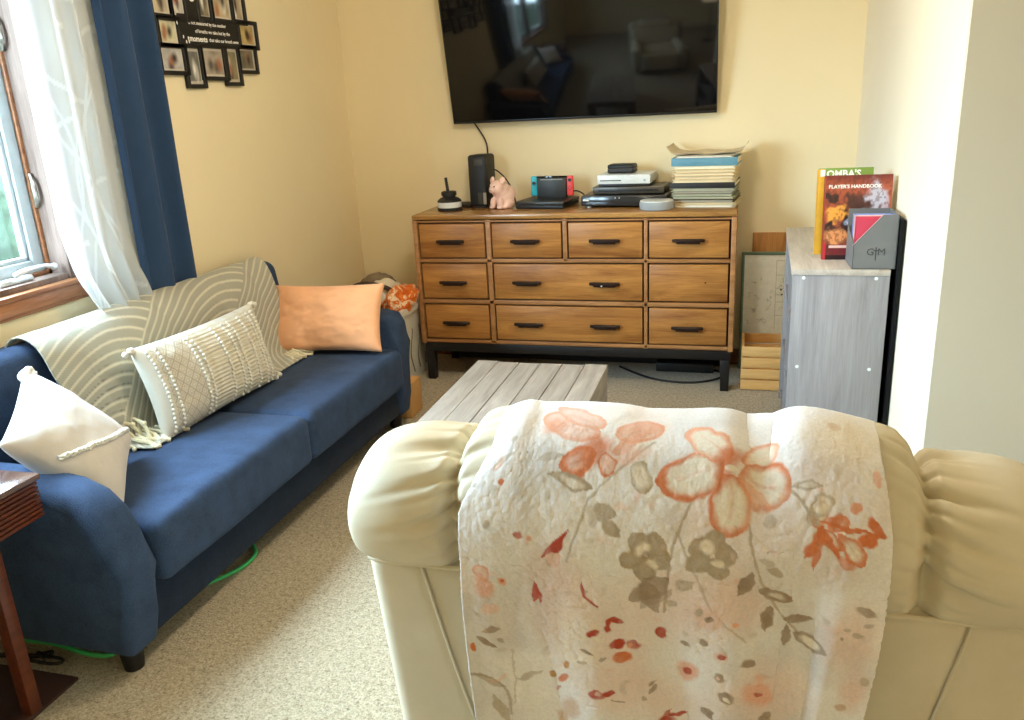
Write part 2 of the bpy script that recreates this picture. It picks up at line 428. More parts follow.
def drawer(x0, x1, z0, z1, pulls):
    d = MB().bx(x0+.004, x1-.004, DY0+.003, DY0+.03, z0+.004, z1-.004, .003).bx(x0+.012, x1-.012, DY0+.034, DY1-.05, z0+.012, z1-.02)
    d = d.build('drawer', M_oak, T, offset=off)
    for cx, cz in pulls: pull(cx, cz, d)
    return d
for k, (a, b2) in enumerate(cols_r): drawer(a, b2, *rows[0], [((-1.428, -1.035, -.639, -.241)[k], .753)])
drawer(*cols_r[0], *rows[1], [(-1.427, .541)])
dw = drawer(-1.214, -.455, *rows[1], [(-1.035, .543), (-.641, .541)])
MB().box((-.652, DY0-.031, .540), (.008, .002, .016), Matrix.Rotation(.5, 3, 'Y'), .0005).build('pull_tag', M_white, dw, offset=off)
d3 = drawer(*cols_r[3], *rows[1], [])
tag(d3, 'drawer without a pull')
MB().cyl((-.16, DY0+.004, .55), (-.16, DY0+.001, .55), .004, None, 12).build('screw_hole', M_gap, d3, offset=off)
drawer(*cols_r[0], *rows[2], [(-1.425, .326)])
drawer(-1.214, -.455, *rows[2], [(-1.035, .326), (-.641, .325)])
drawer(*cols_r[3], *rows[2], [(-.241, .325)])
MB().bx(DX0+.012, DX1-.012, DY0+.012, DY0+.05, .162, DZ0, .002).bx(DX0+.012, DX1-.012, DY1-.05, DY1-.01, .162, DZ0, .002).bx(DX0+.012, DX0+.05, DY0+.05, DY1-.05, .162, DZ0).bx(DX1-.05, DX1-.012, DY0+.05, DY1-.05, .162, DZ0).bx(DX0+.06, DX1-.06, DY1-.03, DY1-.014, .004, .162).build('base_rail_and_shade_sheet', M_blk, T, offset=off)  # includes an added black back sheet standing in for shade under the dresser
for sx in (DX0+.036, DX1-.036):
    for sy in (DY0+.034, DY1-.034):
        MB().box((sx, sy, .081), (.048, .048, .162), None, .003, 2, .84).build('leg', M_blk, T, offset=off)

# ------------------------------------------------------------------ television
TW, TH = 1.372, .775
M_scr, nt, b = newmat('screen_glass'); b.inputs['Base Color'].default_value = (.0035, .0035, .004, 1); b.inputs['Roughness'].default_value = .07; b.inputs['Specular IOR Level'].default_value = .42
T = thing('television', 'large black flat television tilted forward on the back wall', 'television', (-.825, 4.325, 1.318))
T.rotation_euler = (R(10.5), 0, 0)
MB().bx(-TW/2, TW/2, .004, .028, 0, TH, .004).build('housing', M_blk, T)
MB().bx(-TW/2+.004, TW/2-.004, -.001, .006, .011, TH-.006, .001).build('screen', M_scr, T)
bz = MB().bx(-TW/2, TW/2, -.003, .006, 0, .011, .001).bx(-TW/2, TW/2, -.003, .006, TH-.006, TH, .001).bx(-TW/2, -TW/2+.005, -.003, .006, 0, TH, .001).bx(TW/2-.005, TW/2, -.003, .006, 0, TH, .001)
bz.build('bezel', plain('black_plastic', srgb(17, 17, 18), .35), T)
MB().bx(-.35, .35, .026, .06, .16, .56, .02).build('back_box', M_blk, T)
MB().bx(-.2, .2, .058, .066, .2, .5, .002).bx(-.16, -.13, .06, .10, .3, .55).bx(.13, .16, .06, .10, .3, .55).build('wall_bracket', M_blk, T)
M_cable = plain('black_cable', srgb(28, 26, 26), .6)
tag(MB().tube([(-1.425, 4.36, 1.345), (-1.385, 4.372, 1.28), (-1.35, 4.375, 1.22), (-1.345, 4.374, 1.16), (-1.35, 4.375, 1.0), (-1.35, 4.375, .93)], .0042, 8, 2).build('television_cable', M_cable), 'black cord hanging from the lower left corner of the television', 'cable')

# ------------------------------------------------------------------ things on the dresser
Z = DZ1
M_plk = plain('matt_black_plastic', srgb(24, 23, 24), .5)
T = thing('antenna_base', 'round black base with white band and upright stick on the dresser', 'antenna', (-1.489, 4.105, Z))
MB().lathe([(0, 0), (.061, 0), (.064, .004), (.064, .014), (.062, .016), (.062, .046), (.064, .048), (.06, .056), (.046, .066), (.034, .07), (.034, .076), (.04, .08), (.04, .096), (.034, .1), (0, .1)]).build('base', M_plk, T)
MB().lathe([(.0632, .018), (.0636, .02), (.0636, .044), (.0632, .046)]).build('band', M_white, T)
MB().cyl((-.004, 0, .095), (-.012, .0, .17), .0085, .0075, 14).build('stick', M_plk, T)
tag(MB().bx(-1.56, -1.405, 4.2, 4.33, Z+.0005, Z+.018, .004).build('adapter_box', M_plk), 'flat black box behind the round black base on the dresser', 'box')
T = thing('modem_tower', 'tall black modem tower standing beside the pink pig', 'modem', (-1.345, 4.245, Z), R(-8))
MB().box((0, 0, .14), (.105, .13, .268), None, .016, 4).build('body', M_plk, T)
MB().box((0, 0, .006), (.08, .12, .012), None, .003).build('foot', M_plk, T)
MB().box((.012, -.0655, .236), (.048, .002, .03), None, .0006).build('logo_plate', plain('dark_grey_plastic', srgb(66, 62, 58), .5), T)
MB().box((.04, -.0655, .05), (.018, .002, .06), None, .0006).build('sticker', plain('grey_label', srgb(150, 142, 128), .6), T)
MB().box((.012, -.0655, .05), (.024, .002, .06), None, .0006).build('port_panel', plain('dark_grey_port', srgb(58, 54, 46), .6), T)
tag(MB().tube([(-1.283, 4.25, 1.085), (-1.25, 4.24, 1.07), (-1.20, 4.2, 1.035), (-1.165, 4.18, .985), (-1.145, 4.17, .92), (-1.14, 4.165, Z+.006), (-1.12, 4.2, Z+.005)], .0035, 8, 2).build('modem_cable', M_cable), 'thin black cord curving down from the modem tower past the pig', 'cable')

# pig
M_pig = plain('pink_ceramic', srgb(240, 200, 184), .35, 0, .5, 25, .05)
M_pigd = plain('dark_eye_paint', srgb(40, 26, 24), .3)
T = thing('pig_figurine', 'small pink sitting pig figurine between the modem tower and the black console', 'figurine', (-1.215, 4.17, Z), R(-28))
pg = MB().sph((0, .018, .062), .06, (1.0, 1.05, 1.02)).sph((0, -.038, .108), .043, (1, .92, .95)).sph((0, -.008, .09), .05, (1, 1, 1)).sph((0, -.076, .1), .019, (1.05, .8, .85))
for sx in (-1, 1):
    pg.sph((sx*.026, -.045, .03), .019, (.9, .9, 1.6)).sph((sx*.026, -.052, .009), .017, (1, 1.1, .55)).sph((sx*.047, .0, .022), .026, (.8, 1.3, .9)).sph((sx*.044, -.03, .01), .015, (1, 1.2, .7))
pg.build('body', M_pig, T, 180)
rm = T.children[0].modifiers.new('merge', 'REMESH'); rm.mode = 'VOXEL'; rm.voxel_size = .0035; rm.use_smooth_shade = True
sm = T.children[0].modifiers.new('soften', 'SMOOTH'); sm.iterations = 5
for sx in (-1, 1):
    MB().sph((sx*.036, -.034, .147), .018, (1, .4, 1.0), Matrix.Rotation(sx*.6, 3, 'Y') @ Matrix.Rotation(-.4, 3, 'X')).build('ear', M_pig, T, 180)
    MB().sph((sx*.017, -.077, .119), .0038).build('eye', M_pigd, T, 180)
MB().sph((-.006, -.0915, .1), .003, (.8, .5, 1.2)).sph((.006, -.0915, .1), .003, (.8, .5, 1.2)).build('nostrils', M_pigd, T, 180)
MB().tube([(0, .08, .05), (.006, .09, .056), (0, .096, .062), (-.005, .09, .068), (0, .094, .075)], .004, 6, 1).build('tail', M_pig, T, 180)

# slim console
T = thing('game_console', 'flat slim black console lying beside the pink pig, under the small dark dock', 'game console', (-.985, 4.215, Z), R(-9))
MB().box((0, 0, .0105), (.262, .24, .017), None, .003).build('lower_shell', M_plk, T)
MB().box((0, 0, .029), (.268, .245, .017), None, .003).build('upper_shell', plain('satin_black', srgb(38, 36, 34), .38), T)
MB().box((0, 0, .0195), (.25, .225, .006)).build('groove', M_blk, T)
for sx in (-1, 1):
    MB().box((sx*.1, -.09, .001), (.02, .02, .002)).build('foot', M_blk, T)
MB().box((.03, -.01, .0378), (.06, .012, .0006), Matrix.Rotation(.2, 3, 'Z')).build('emblem', M_blk, T)
T = thing('handheld_console', 'small dark screen in a dock with a blue and a red controller', 'game console', (-.965, 4.25, Z+.0385), R(-3))
MB().box((0, 0, .052), (.158, .034, .104), None, .004).build('dock', plain('charcoal_plastic', srgb(40, 42, 42), .45), T)
MB().box((0, .0, .106), (.166, .012, .014), None, .002).build('screen', M_scr, T)
MB().box((0, -.0175, .096), (.12, .001, .006)).build('light_strip', plain('pale_grey_plastic', srgb(140, 145, 140), .4), T)
for sx, cn, c in ((-1, 'blue controller', srgb(40, 172, 190)), (1, 'red controller', srgb(236, 70, 66))):
    j = tag(MB().box((sx*.097, 0, .062), (.036, .014, .102), None, .006, 3).build('controller', plain(cn.replace(' ', '_'), c, .4), T), cn)
    MB().cyl((sx*.097, -.006, .092 if sx > 0 else .078), (sx*.097, -.014, .092 if sx > 0 else .078), .008, .0085, 14).build('thumbstick', M_blk, j)
    for dx, dz in ((0, .009), (0, -.009), (.009, 0), (-.009, 0)): MB().cyl((sx*.097+dx, -.0065, .062+sx*.0+dz-.012*sx), (sx*.097+dx, -.0085, .062+dz-.012*sx), .0032, None, 10).build('button', M_blk, j)
tag(MB().tube([(-.852, 4.245, .96), (-.83, 4.24, .962), (-.80, 4.25, .945), (-.785, 4.27, .915), (-.78, 4.3, .9)], .004, 8, 2).build('dock_cable', M_cable), 'short black cord running from the red controller side of the dock', 'cable')

# media box, white console, black case, puck
T = thing('media_player', 'wide black media player box at the bottom of the pile under the white console', 'media player', (-.565, 4.225, Z), R(-3))
MB().box((0, .0, .035), (.43, .26, .05), None, .004).build('body', plain('dark_steel', srgb(52, 48, 44), .32, .4), T)
MB().box((0, -.131, .034), (.424, .006, .04), None, .002).build('front_panel', plain('gloss_black', srgb(36, 38, 42), .15, 0, .6), T)
fp = T.children[-1]
MB().box((-.19, -.1345, .04), (.03, .001, .009)).build('badge', M_white, fp)
MB().cyl((-.04, -.133, .05), (-.04, -.136, .05), .003, None, 10).cyl((-.02, -.133, .05), (-.02, -.136, .05), .003, None, 10).build('status_lights', M_white, fp)
for sx in (-.18, .18):
    for sy in (-.1, .1): MB().cyl((sx, sy, 0), (sx, sy, .012), .016, None, 18).build('foot', plain('foot_silver', srgb(190, 186, 176), .4, .5), T)
tag(MB().bx(-.53, -.345, 4.30, 4.345, Z+.0005, Z+.075, .004).build('cable_box', plain('brown_box', srgb(120, 96, 66), .5)), 'small brown box behind the black media player', 'box')
T = thing('disc_player', 'dark grey disc player between the black media player box and the white console', 'disc player', (-.55, 4.25, Z+.0605), R(-3))
MB().box((0, 0, .021), (.36, .215, .034), None, .004).build('body', plain('dark_grey_metal', srgb(78, 70, 60), .35, .3), T)
MB().box((.0, -.1085, .021), (.3, .002, .012), None, .0006).build('front_strip', M_blk, T)
for sx in (-.14, .14):
    for sy in (-.08, .08): MB().cyl((sx, sy, 0), (sx, sy, .005), .012, None, 14).build('foot', M_blk, T)
T = thing('game_console', 'white slim console lying on the dark grey disc player', 'game console', (-.57, 4.245, Z+.1005), R(-3))
MB().box((0, 0, .007), (.255, .215, .012), None, .002).build('lower_shell', M_blk, T)
MB().box((0, 0, .035), (.265, .225, .044), None, .003).build('upper_shell', M_white, T)
MB().box((-.065, -.1128, .03), (.105, .0015, .004)).build('disc_slot', M_blk, T)
MB().cyl((.105, -.112, .03), (.105, -.1138, .03), .006, None, 18).build('power_button', plain('pale_button', srgb(170, 180, 182), .3), T)
T = thing('zip_case', 'small black zipped case on top of the white console', 'case', (-.595, 4.24, Z+.1585), R(-6))
MB().box((0, 0, .0125), (.135, .1, .024), None, .011, 4).build('lower_half', M_plk, T)
MB().box((0, 0, .033), (.135, .1, .024), None, .011, 4).build('upper_half', M_plk, T)
MB().box((0, 0, .0228), (.131, .096, .004)).build('zip', plain('zip_grey', srgb(60, 58, 58), .5), T)
T = thing('smart_speaker', 'round pale grey puck speaker in front of the paper stack', 'speaker', (-.402, 4.035, Z))
MB().lathe([(0, 0), (.074, 0), (.081, .004), (.083, .02), (.083, .032), (.080, .04)]).build('fabric_side', fabric('grey_speaker_mesh', srgb(158, 164, 168), .12, 500), T)
MB().lathe([(.0795, .0395), (.079, .043), (.074, .0445), (0, .0445)]).build('top_plate', plain('pale_top', srgb(220, 222, 218), .35), T)
for sy in (-.05, .05): MB().cyl((0, sy, .0445), (0, sy, .0455), .006, None, 14).build('button', plain('grey_buttons', srgb(150, 154, 154), .5), T)

# paper stack
def page_block(c, var=.14, nm='page_edges'):
    m, nt, b = newmat(nm); v = texco(nt, (1, 1, 60)); n = noise_tex(nt, v, 12, 5, .8)
    lk(nt, ramp(nt, n, [(.3, tuple(x*(1-2.4*var) for x in c[:3])+(1,)), (.5, c), (.7, tuple(min(1, x*(1+var)) for x in c[:3])+(1,))]), b.inputs['Base Color'])
    b.inputs['Roughness'].default_value = .8; return m
P_cream = page_block(srgb(238, 220, 182), .10); P_pale = page_block(srgb(236, 230, 212), .10); P_green = page_block(srgb(196, 192, 164), .16); P_grey = page_block(srgb(190, 180, 160), .18)
items = [ # height,width,depth,pages,cover,spine,label
 (.012, .335, .28, P_pale, srgb(232, 222, 196), 'magazine', 'pale magazine at the very bottom of the paper stack'),
 (.011, .325, .27, P_cream, srgb(228, 210, 160), 'magazine', 'cream magazine second from the bottom of the paper stack'),
 (.013, .315, .28, P_grey, srgb(92, 66, 46), 'magazine', 'brown-edged magazine third from the bottom of the paper stack'),
 (.012, .31, .26, P_green, srgb(150, 150, 116), 'magazine', 'grey-green magazine just over the brown-edged one in the stack'),
 (.013, .312, .27, P_green, srgb(120, 124, 96), 'magazine', 'dull green magazine in the middle of the greenish layer of the stack'),
 (.012, .31, .275, P_grey, srgb(160, 152, 128), 'magazine', 'greyish magazine second below the black book in the stack'),
 (.013, .318, .27, P_green, srgb(174, 178, 158), 'magazine', 'pale green magazine directly below the black book in the stack'),
 (.026, .322, .26, None, srgb(34, 32, 32), 'book', 'black book in the middle of the paper stack'),
 (.015, .312, .28, P_cream, srgb(236, 220, 186), 'folder', 'cream paper folder lying directly on the black book'),
 (.016, .31, .27, P_cream, srgb(224, 196, 140), 'folder', 'tan paper folder second above the black book'),
 (.015, .316, .27, P_cream, srgb(234, 210, 164), 'folder', 'buff paper folder third above the black book'),
 (.014, .308, .28, P_cream, srgb(226, 200, 150), 'folder', 'tan paper folder second below the blue book'),
 (.014, .315, .27, P_pale, srgb(240, 226, 178), 'folder', 'pale yellow folder directly below the blue book'),
 (.037, .325, .25, None, srgb(96, 146, 166), 'book', 'thick dusty blue book near the top of the paper stack'),
 (.01, .29, .26, P_pale, srgb(216, 206, 186), 'notebook', 'thin off-white notebook lying on the blue book'),
]
zz = Z+.0008
for k, (h, wd_, dp, pg_, cv, nm, lab) in enumerate(items):
    wd_ *= .95
    T = thing(nm, lab, nm, (-.176+rnd.uniform(-.005, .005), 4.205+rnd.uniform(-.006, .006), zz), R(-4.5+rnd.uniform(-1.5, 1.5)), 'papers and books stacked on the dresser')
    mc = plain('cover_%d' % k, cv, .55, 0, .4, 20, .08)
    if pg_ is None:
        c_ = MB().box((0, 0, .0015), (wd_, dp, .003), None, .0008).box((0, 0, h-.0015), (wd_, dp, .003), None, .0008).box((0, -dp/2+.002, h/2), (wd_, .004, h-.002), None, .001)
        c_.build('cover', mc, T); MB().box((0, .002, h/2), (wd_-.01, dp-.012, h-.006)).build('pages', P_cream, T)
    else:
        n = max(2, int(h/.004)); pb = MB()
        for q in range(n):
            pb.box((rnd.uniform(-.005, .005), rnd.uniform(-.004, .004), .001+(h-.003)*(q+.5)/n), (wd_-.012-rnd.uniform(0, .016), dp-.012, (h-.003)/n-.0004), Matrix.Rotation(rnd.uniform(-.012, .012), 3, 'Z'))
        pb.build('pages', pg_, T)
        MB().box((0, 0, h-.0011), (wd_, dp, .0014), None, .0004).box((0, 0, .0009), (wd_, dp, .0014), None, .0004).build('cover', mc, T)
    zz += h+.0006
# open curling papers on the very top
u, v = np.meshgrid(np.linspace(-1, 1, 41), np.linspace(-1, 1, 13), indexing='ij')
for q, (dz, wq, lab) in enumerate(((.0, .35, 'curled cream sheet on top of the paper stack, lower of two'), (.004, .39, 'curled cream sheet with upturned ends at the very top of the paper stack'))):
    X = u*wq*.475; Y = v*.12; Zp = .003+dz+(.012*(1-u**2)*0+  .036*np.abs(u)**9)*(1 if q else .35)+.003*np.sin(u*7+v*2)+.003
    o = npmesh('paper_sheet', np.stack([X, Y, Zp], -1).reshape(-1, 3), 41, 13, plain('paper_%d' % q, srgb(214, 196, 164), .8))
    o.location = (-.172, 4.21, zz+.001); o.rotation_euler = (0, 0, R(-4)); sd = o.modifiers.new('thick', 'SOLIDIFY'); sd.thickness = .0012
    tag(o, lab, 'paper', 'papers and books stacked on the dresser')

# ------------------------------------------------------------------ right corner: boards, crate, shelf unit
T = thing('whiteboard', 'whiteboard with green frame and faint marker lines leaning on the back wall', 'whiteboard', (.19, 4.30, 0.001)); T.rotation_euler = (R(-6), 0, 0)
M_grn = plain('green_grey_frame', srgb(104, 130, 112), .5)
W2, H2 = .185, .62
MB().bx(-W2+.012, W2-.012, .002, .01, .012, H2-.012).build('board', plain('white_board', srgb(246, 248, 240), .3), T)
MB().bx(-W2, -W2+.014, -.004, .014, 0, H2, .003).bx(W2-.014, W2, -.004, .014, 0, H2, .003).bx(-W2, W2, -.004, .014, 0, .014, .003).bx(-W2, W2, -.004, .014, H2-.016, H2, .003).build('frame', M_grn, T)
mk = MB()
for x in (-.012, .05, .11): mk.bx(x, x+.0015, .0005, .002, .22, .575)
for z in (.29, .36, .43, .5, .575): mk.bx(-.012, .14, .0005, .002, z, z+.0015)
for k in range(26):
    x = rnd.uniform(-.14, .1); z = rnd.uniform(.25, .5); a = rnd.uniform(0, PI)
    mk.tube([(x+rnd.uniform(-.02, .02), .0008, z+rnd.uniform(-.02, .02)) for _ in range(4)], .0008, 5, 1)
mk.build('marker_lines', plain('grey_marker', srgb(164, 170, 164), .7), T)
mk = MB()
for x, z in ((.015, .425), (.045, .42), (.07, .43), (.02, .40)): mk.sph((x, .0008, z), .006, (1, .2, .7), None, 10, 6)
mk.build('marker_spots', M_blk, T)
T = thing('wooden_board', 'brown wooden board leaning on the wall behind the whiteboard', 'board', (.24, 4.345, .001)); T.rotation_euler = (R(-3), 0, 0)
MB().bx(-.185, .185, 0, .018, 0, .715, .003).build('plank', wood('brown_board', srgb(140, 88, 36), srgb(196, 138, 66), 2, 5, 9, .5), T)
MB().bx(-.185, .185, .018, .03, .1, .15, .002).bx(-.185, .185, .018, .03, .55, .6, .002).build('battens', M_oakframe, T)
M_pine = wood('pine', srgb(204, 152, 84), srgb(236, 194, 128), 0, 5, 10, .55)
T = thing('wooden_crate', 'small slatted pine crate on the carpet between dresser and shelf unit', 'crate', (.17, 4.09, 0))
cw, cd, ch = .305, .25, .232
for k in range(4):
    z0 = .004+k*.057
    MB().bx(-cw/2, cw/2, -cd/2, -cd/2+.01, z0, z0+.05, .002).build('slat', M_pine, T)
    MB().bx(-cw/2, cw/2, cd/2-.01, cd/2, z0, z0+.05, .002).build('slat', M_pine, T)
for s in (-1, 1): MB().bx(s*(cw/2)-(.014 if s > 0 else 0), s*(cw/2)+(.014 if s < 0 else 0), -cd/2+.01, cd/2-.01, .004, ch, .002).build('end_panel', M_pine, T)
MB().bx(-cw/2+.014, cw/2-.014, -cd/2+.01, cd/2-.01, .004, .014).build('bottom', M_pine, T)

M_gw = wood('grey_wood_laminate', srgb(126, 122, 124), srgb(158, 155, 158), 2, 6, 10, .6, .05)
M_gwt = wood('grey_wood_laminate_top', srgb(160, 150, 140), srgb(198, 188, 178), 1, 6, 10, .45, .05)
T = thing('shelf_unit', 'grey wood-look shelf unit end-on to the right wall, books on its top', 'shelf unit', (.342, 3.42, 0), R(-1.2))
sw, sl, sh = .312, .93, .815
MB().bx(-sw/2, sw/2, -sl/2, -sl/2+.02, .0, sh-.02, .001).build('end_panel', M_gw, T); ep = T.children[-1]
MB().bx(-sw/2, sw/2, sl/2-.02, sl/2, .0, sh-.02, .001).build('end_panel', M_gw, T)
MB().bx(-sw/2-.004, sw/2, -sl/2-.003, sl/2+.003, sh-.02, sh, .001).build('top_panel', M_gwt, T)
for z in (.03, .28, .54): MB().bx(-sw/2+.006, sw/2, -sl/2+.02, sl/2-.02, z, z+.018).build('shelf', M_gw, T)
MB().bx(-sw/2+.004, sw/2, -.01, .01, .048, sh-.02).build('divider', M_gw, T)
MB().bx(sw/2-.004, sw/2, -sl/2+.02, sl/2-.02, .03, sh-.02).build('back_panel', M_gw, T)
for x, z in ((-.12, .785), (.113, .785), (-.125, .46), (.115, .46)): MB().cyl((x, -sl/2+.001, z), (x, -sl/2-.0012, z), .006, None, 16).build('screw_cap', M_white, ep)
tag(MB().bx(.5065, .5205, 2.945, 3.22, .001, .984, .002).build('black_slab', plain('deep_black_laminate', srgb(8, 8, 9), .6, 0, .2)), 'thin black slab standing between the shelf unit and the right wall', 'slab')  # unidentified dark strip, built as a thin upright panel

# books on the shelf unit
sz = sh+.0008
T = thing('hardcover_book', 'tall hardcover with a green cover and white title, behind the red book', 'book', (.363, 3.235, sz), R(0)); T.rotation_euler = (R(-7), 0, R(1))
MB().bx(-.072, .092, 0, .003, 0, .315, .001).bx(-.096, .092, .018, .021, 0, .315, .001).build('cover', plain('green_cover', srgb(122, 150, 62), .5), T)
MB().bx(-.1, -.096, 0, .021, 0, .31, .001).bx(-.096, -.072, 0, .003, 0, .312, .001).build('spine', plain('yellow_spine', srgb(214, 160, 44), .5), T)
MB().bx(-.094, .088, .003, .018, .004, .311).build('pages', P_pale, T)
M_wtxt = plain('white_print', srgb(245, 240, 232), .6)
cvr = T.children[0]
text("OMBA'S", .034, M_wtxt, 'title', cvr, frame3((-.01, -.0006, .293), (1, 0, 0), (0, 0, 1)), .0004, 'CENTER', .0012)
MB().bx(-.09, -.074, -.0012, .0, .285, .309).build('cover_corner', M_wtxt, cvr)

T = thing('hardcover_book', 'red-covered hardcover rulebook with white title standing on the shelf unit', 'book', (.3945, 3.135, sz)); T.rotation_euler = (R(-6), R(.0), R(2.2))
bw, bh = .224, .298
# painted cover: loose warm shapes, no figure
u, v = np.meshgrid(np.linspace(0, 1, 150), np.linspace(0, 1, 190), indexing='ij')
c = lin((158, 68, 46))*np.ones(u.shape+(1,))
def blend(c, m, col): m = np.clip(m, 0, 1)[..., None]; return c*(1-m)+lin(col)*m
sstep = lambda e0, e1, x: np.clip((x-e0)/(e1-e0), 0, 1)**2*(3-2*np.clip((x-e0)/(e1-e0), 0, 1))
def ell(x, y, rx, ry, a=0, soft=.25, wob=.25, sd=0):
    dx, dy = (u+.16*(fbm(u*6, v*6, 71)-.5)-x), (v+.16*(fbm(u*6, v*6, 73)-.5)-y); X = (dx*math.cos(a)+dy*math.sin(a))/rx; Y = (-dx*math.sin(a)+dy*math.cos(a))/ry
    return 1-sstep(1-soft, 1+soft, np.sqrt(X**2+Y**2)+wob*(fbm(u*9, v*9, sd)-.5)*2)
c = blend(c, .8*fbm(u*4, v*4, 3), (188, 96, 60)); c = blend(c, sstep(.85, 1, v), (120, 44, 36))
c = blend(c, ell(.75, .68, .22, .2, 0, .3, .4, 1), (196, 190, 204)); c = blend(c, ell(.2, .55, .16, .1, .3, .2, .3, 2), (236, 160, 66))
c = blend(c, ell(.12, .76, .09, .07, 0, .2, .5, 4), (46, 28, 24)); c = blend(c, ell(.45, .68, .2, .1, -.2, .3, .7, 5), (74, 40, 32))
c = blend(c, ell(.7, .54, .22, .09, .1, .2, .9, 6), (112, 40, 34)); c = blend(c, ell(.12, .36, .12, .12, 0, .2, .5, 7), (38, 26, 28))
c = blend(c, ell(.42, .38, .2, .13, .2, .2, .6, 8), (52, 34, 34)); c = blend(c, ell(.4, .45, .08, .05, .6, .3, .5, 9), (176, 190, 216))
c = blend(c, ell(.2, .27, .2, .09, -.3, .2, .4, 10), (226, 148, 92)); c = blend(c, sstep(.185, .175, v), (120, 28, 38))
c = blend(c, .5*(fbm(u*30, v*30, 20) > .55), (90, 44, 34)); c = blend(c, sstep(.06, .05, v), (44, 16, 20))
c = blend(c, (np.abs(v-.155) < .016)*(u > .1)*1., (232, 190, 180)); c = blend(c, (u < .05)*(v < .2)*1., (196, 40, 56))
M_cov = vcmat('painted_cover', .4, 0, 60, 0, .5)
MB().bx(-bw/2, bw/2, .0006, .0035, 0, bh, .0008).bx(-bw/2, bw/2, .0285, .032, 0, bh, .0008).bx(-bw/2, -bw/2+.0035, .0, .032, 0, bh, .0008).build('cover', plain('red_cover', srgb(150, 52, 44), .45), T)
cvr = T.children[0]
npmesh('cover_picture', np.stack([(u-.5)*bw, np.zeros_like(u)+.0002, v*bh], -1).reshape(-1, 3), 150, 190, M_cov, cvr, c.reshape(-1, 3))
text("PLAYER'S HANDBOOK", .0175, M_wtxt, 'title', cvr, frame3((-.012, -.0004, .258), (1, 0, 0), (0, 0, 1)), .0004, 'CENTER', .0004)
MB().bx(-bw/2+.004, bw/2-.004, .0035, .0285, .004, bh-.004).build('pages', P_pale, T)

T = thing('book_slipcase', 'grey box holder with a red corner, full of books, at the shelf unit front edge', 'box', (.4345, 2.962, sz), R(1))
M_slip = plain('slate_card', srgb(112, 112, 112), .55, 0, .4, 30, .04)
sx, sd_, shh = .137, .17, .183
fm = MB()
fm.prism([(-sx/2, 0), (sx/2, 0), (sx/2, shh), (-sx/2+.085, shh), (-sx/2, .085)], 1, 0, .003)
fm.build('front_panel', M_slip, T); fpn = T.children[-1]
MB().prism([(0, 0), (sd_, 0), (sd_, .125), (0, .085)], 0, -sx/2, -sx/2+.003).prism([(0, 0), (sd_, 0), (sd_, shh), (0, shh)], 0, sx/2-.003, sx/2).build('side_panel', M_slip, T)
MB().bx(-sx/2, sx/2, sd_-.003, sd_, 0, shh).bx(-sx/2, sx/2, 0, sd_, 0, .003).build('back_and_base', M_slip, T)
MB().box((-sx/2+.0425, -.0006, shh/2+.0425), (.0012, .0012, .139), Matrix.Rotation(R(40.9), 3, 'Y')).build('edge_line', plain('pale_line', srgb(216, 190, 188), .6), fpn)
text('G M', .034, plain('dark_print', srgb(62, 62, 64), .6), 'lettering', fpn, frame3((.004, -.0006, .058), (1, 0, 0), (0, 0, 1)), .0004)
MB().bx(.002, .0055, -.0008, 0, .03, .075).bx(-.004, .0115, -.0008, 0, .062, .065).build('sword_emblem', plain('dark_print_mark', srgb(58, 58, 60), .6), fpn)
M_pink = plain('red_book_cover', srgb(190, 58, 80), .5)
for q, (nm, cc, lab) in enumerate((('a', srgb(186, 52, 76), 'red book at the front of the grey box holder'), ('b', srgb(214, 176, 176), 'pale pink book in the middle of the grey box holder'), ('c', srgb(120, 140, 200), 'bluish book at the back of the grey box holder'))):
    y0 = 2.9675+q*.034
    B = thing('book', lab, 'book', (.4345, y0, sz+.0035), R(1), 'books inside the grey box holder')
    mcv = plain('holder_book_'+nm, cc, .5)
    MB().bx(-sx/2+.0045, sx/2-.0045, 0, .002, 0, shh-.012, .0005).bx(-sx/2+.0045, sx/2-.0045, .026, .028, 0, shh-.012, .0005).bx(-sx/2+.0045, -sx/2+.0065, 0, .028, 0, shh-.012, .0005).build('cover', mcv, B)
    MB().bx(-sx/2+.007, sx/2-.008, .002, .026, .002, shh-.016).build('pages', P_pale, B)

# cables under the dresser
tag(MB().tube([(-.62, 4.25, .006), (-.50, 4.12, .006), (-.38, 4.04, .006), (-.22, 4.02, .006), (-.10, 4.09, .006), (-.05, 4.2, .006), (-.2, 4.3, .006)], .0055, 8, 2).build('floor_cable', M_cable), 'black cable looped on the carpet under the right end of the dresser', 'cable')
tag(MB().bx(-.42, -.12, 4.2, 4.27, .001, .05, .006).build('power_strip', M_plk), 'black power strip on the carpet under the dresser', 'power strip')
BRAID = lambda t: (.9-1.82*t, -.8+1.05*t-.1*math.sin(PI*t))
TOPC = (1, 1)

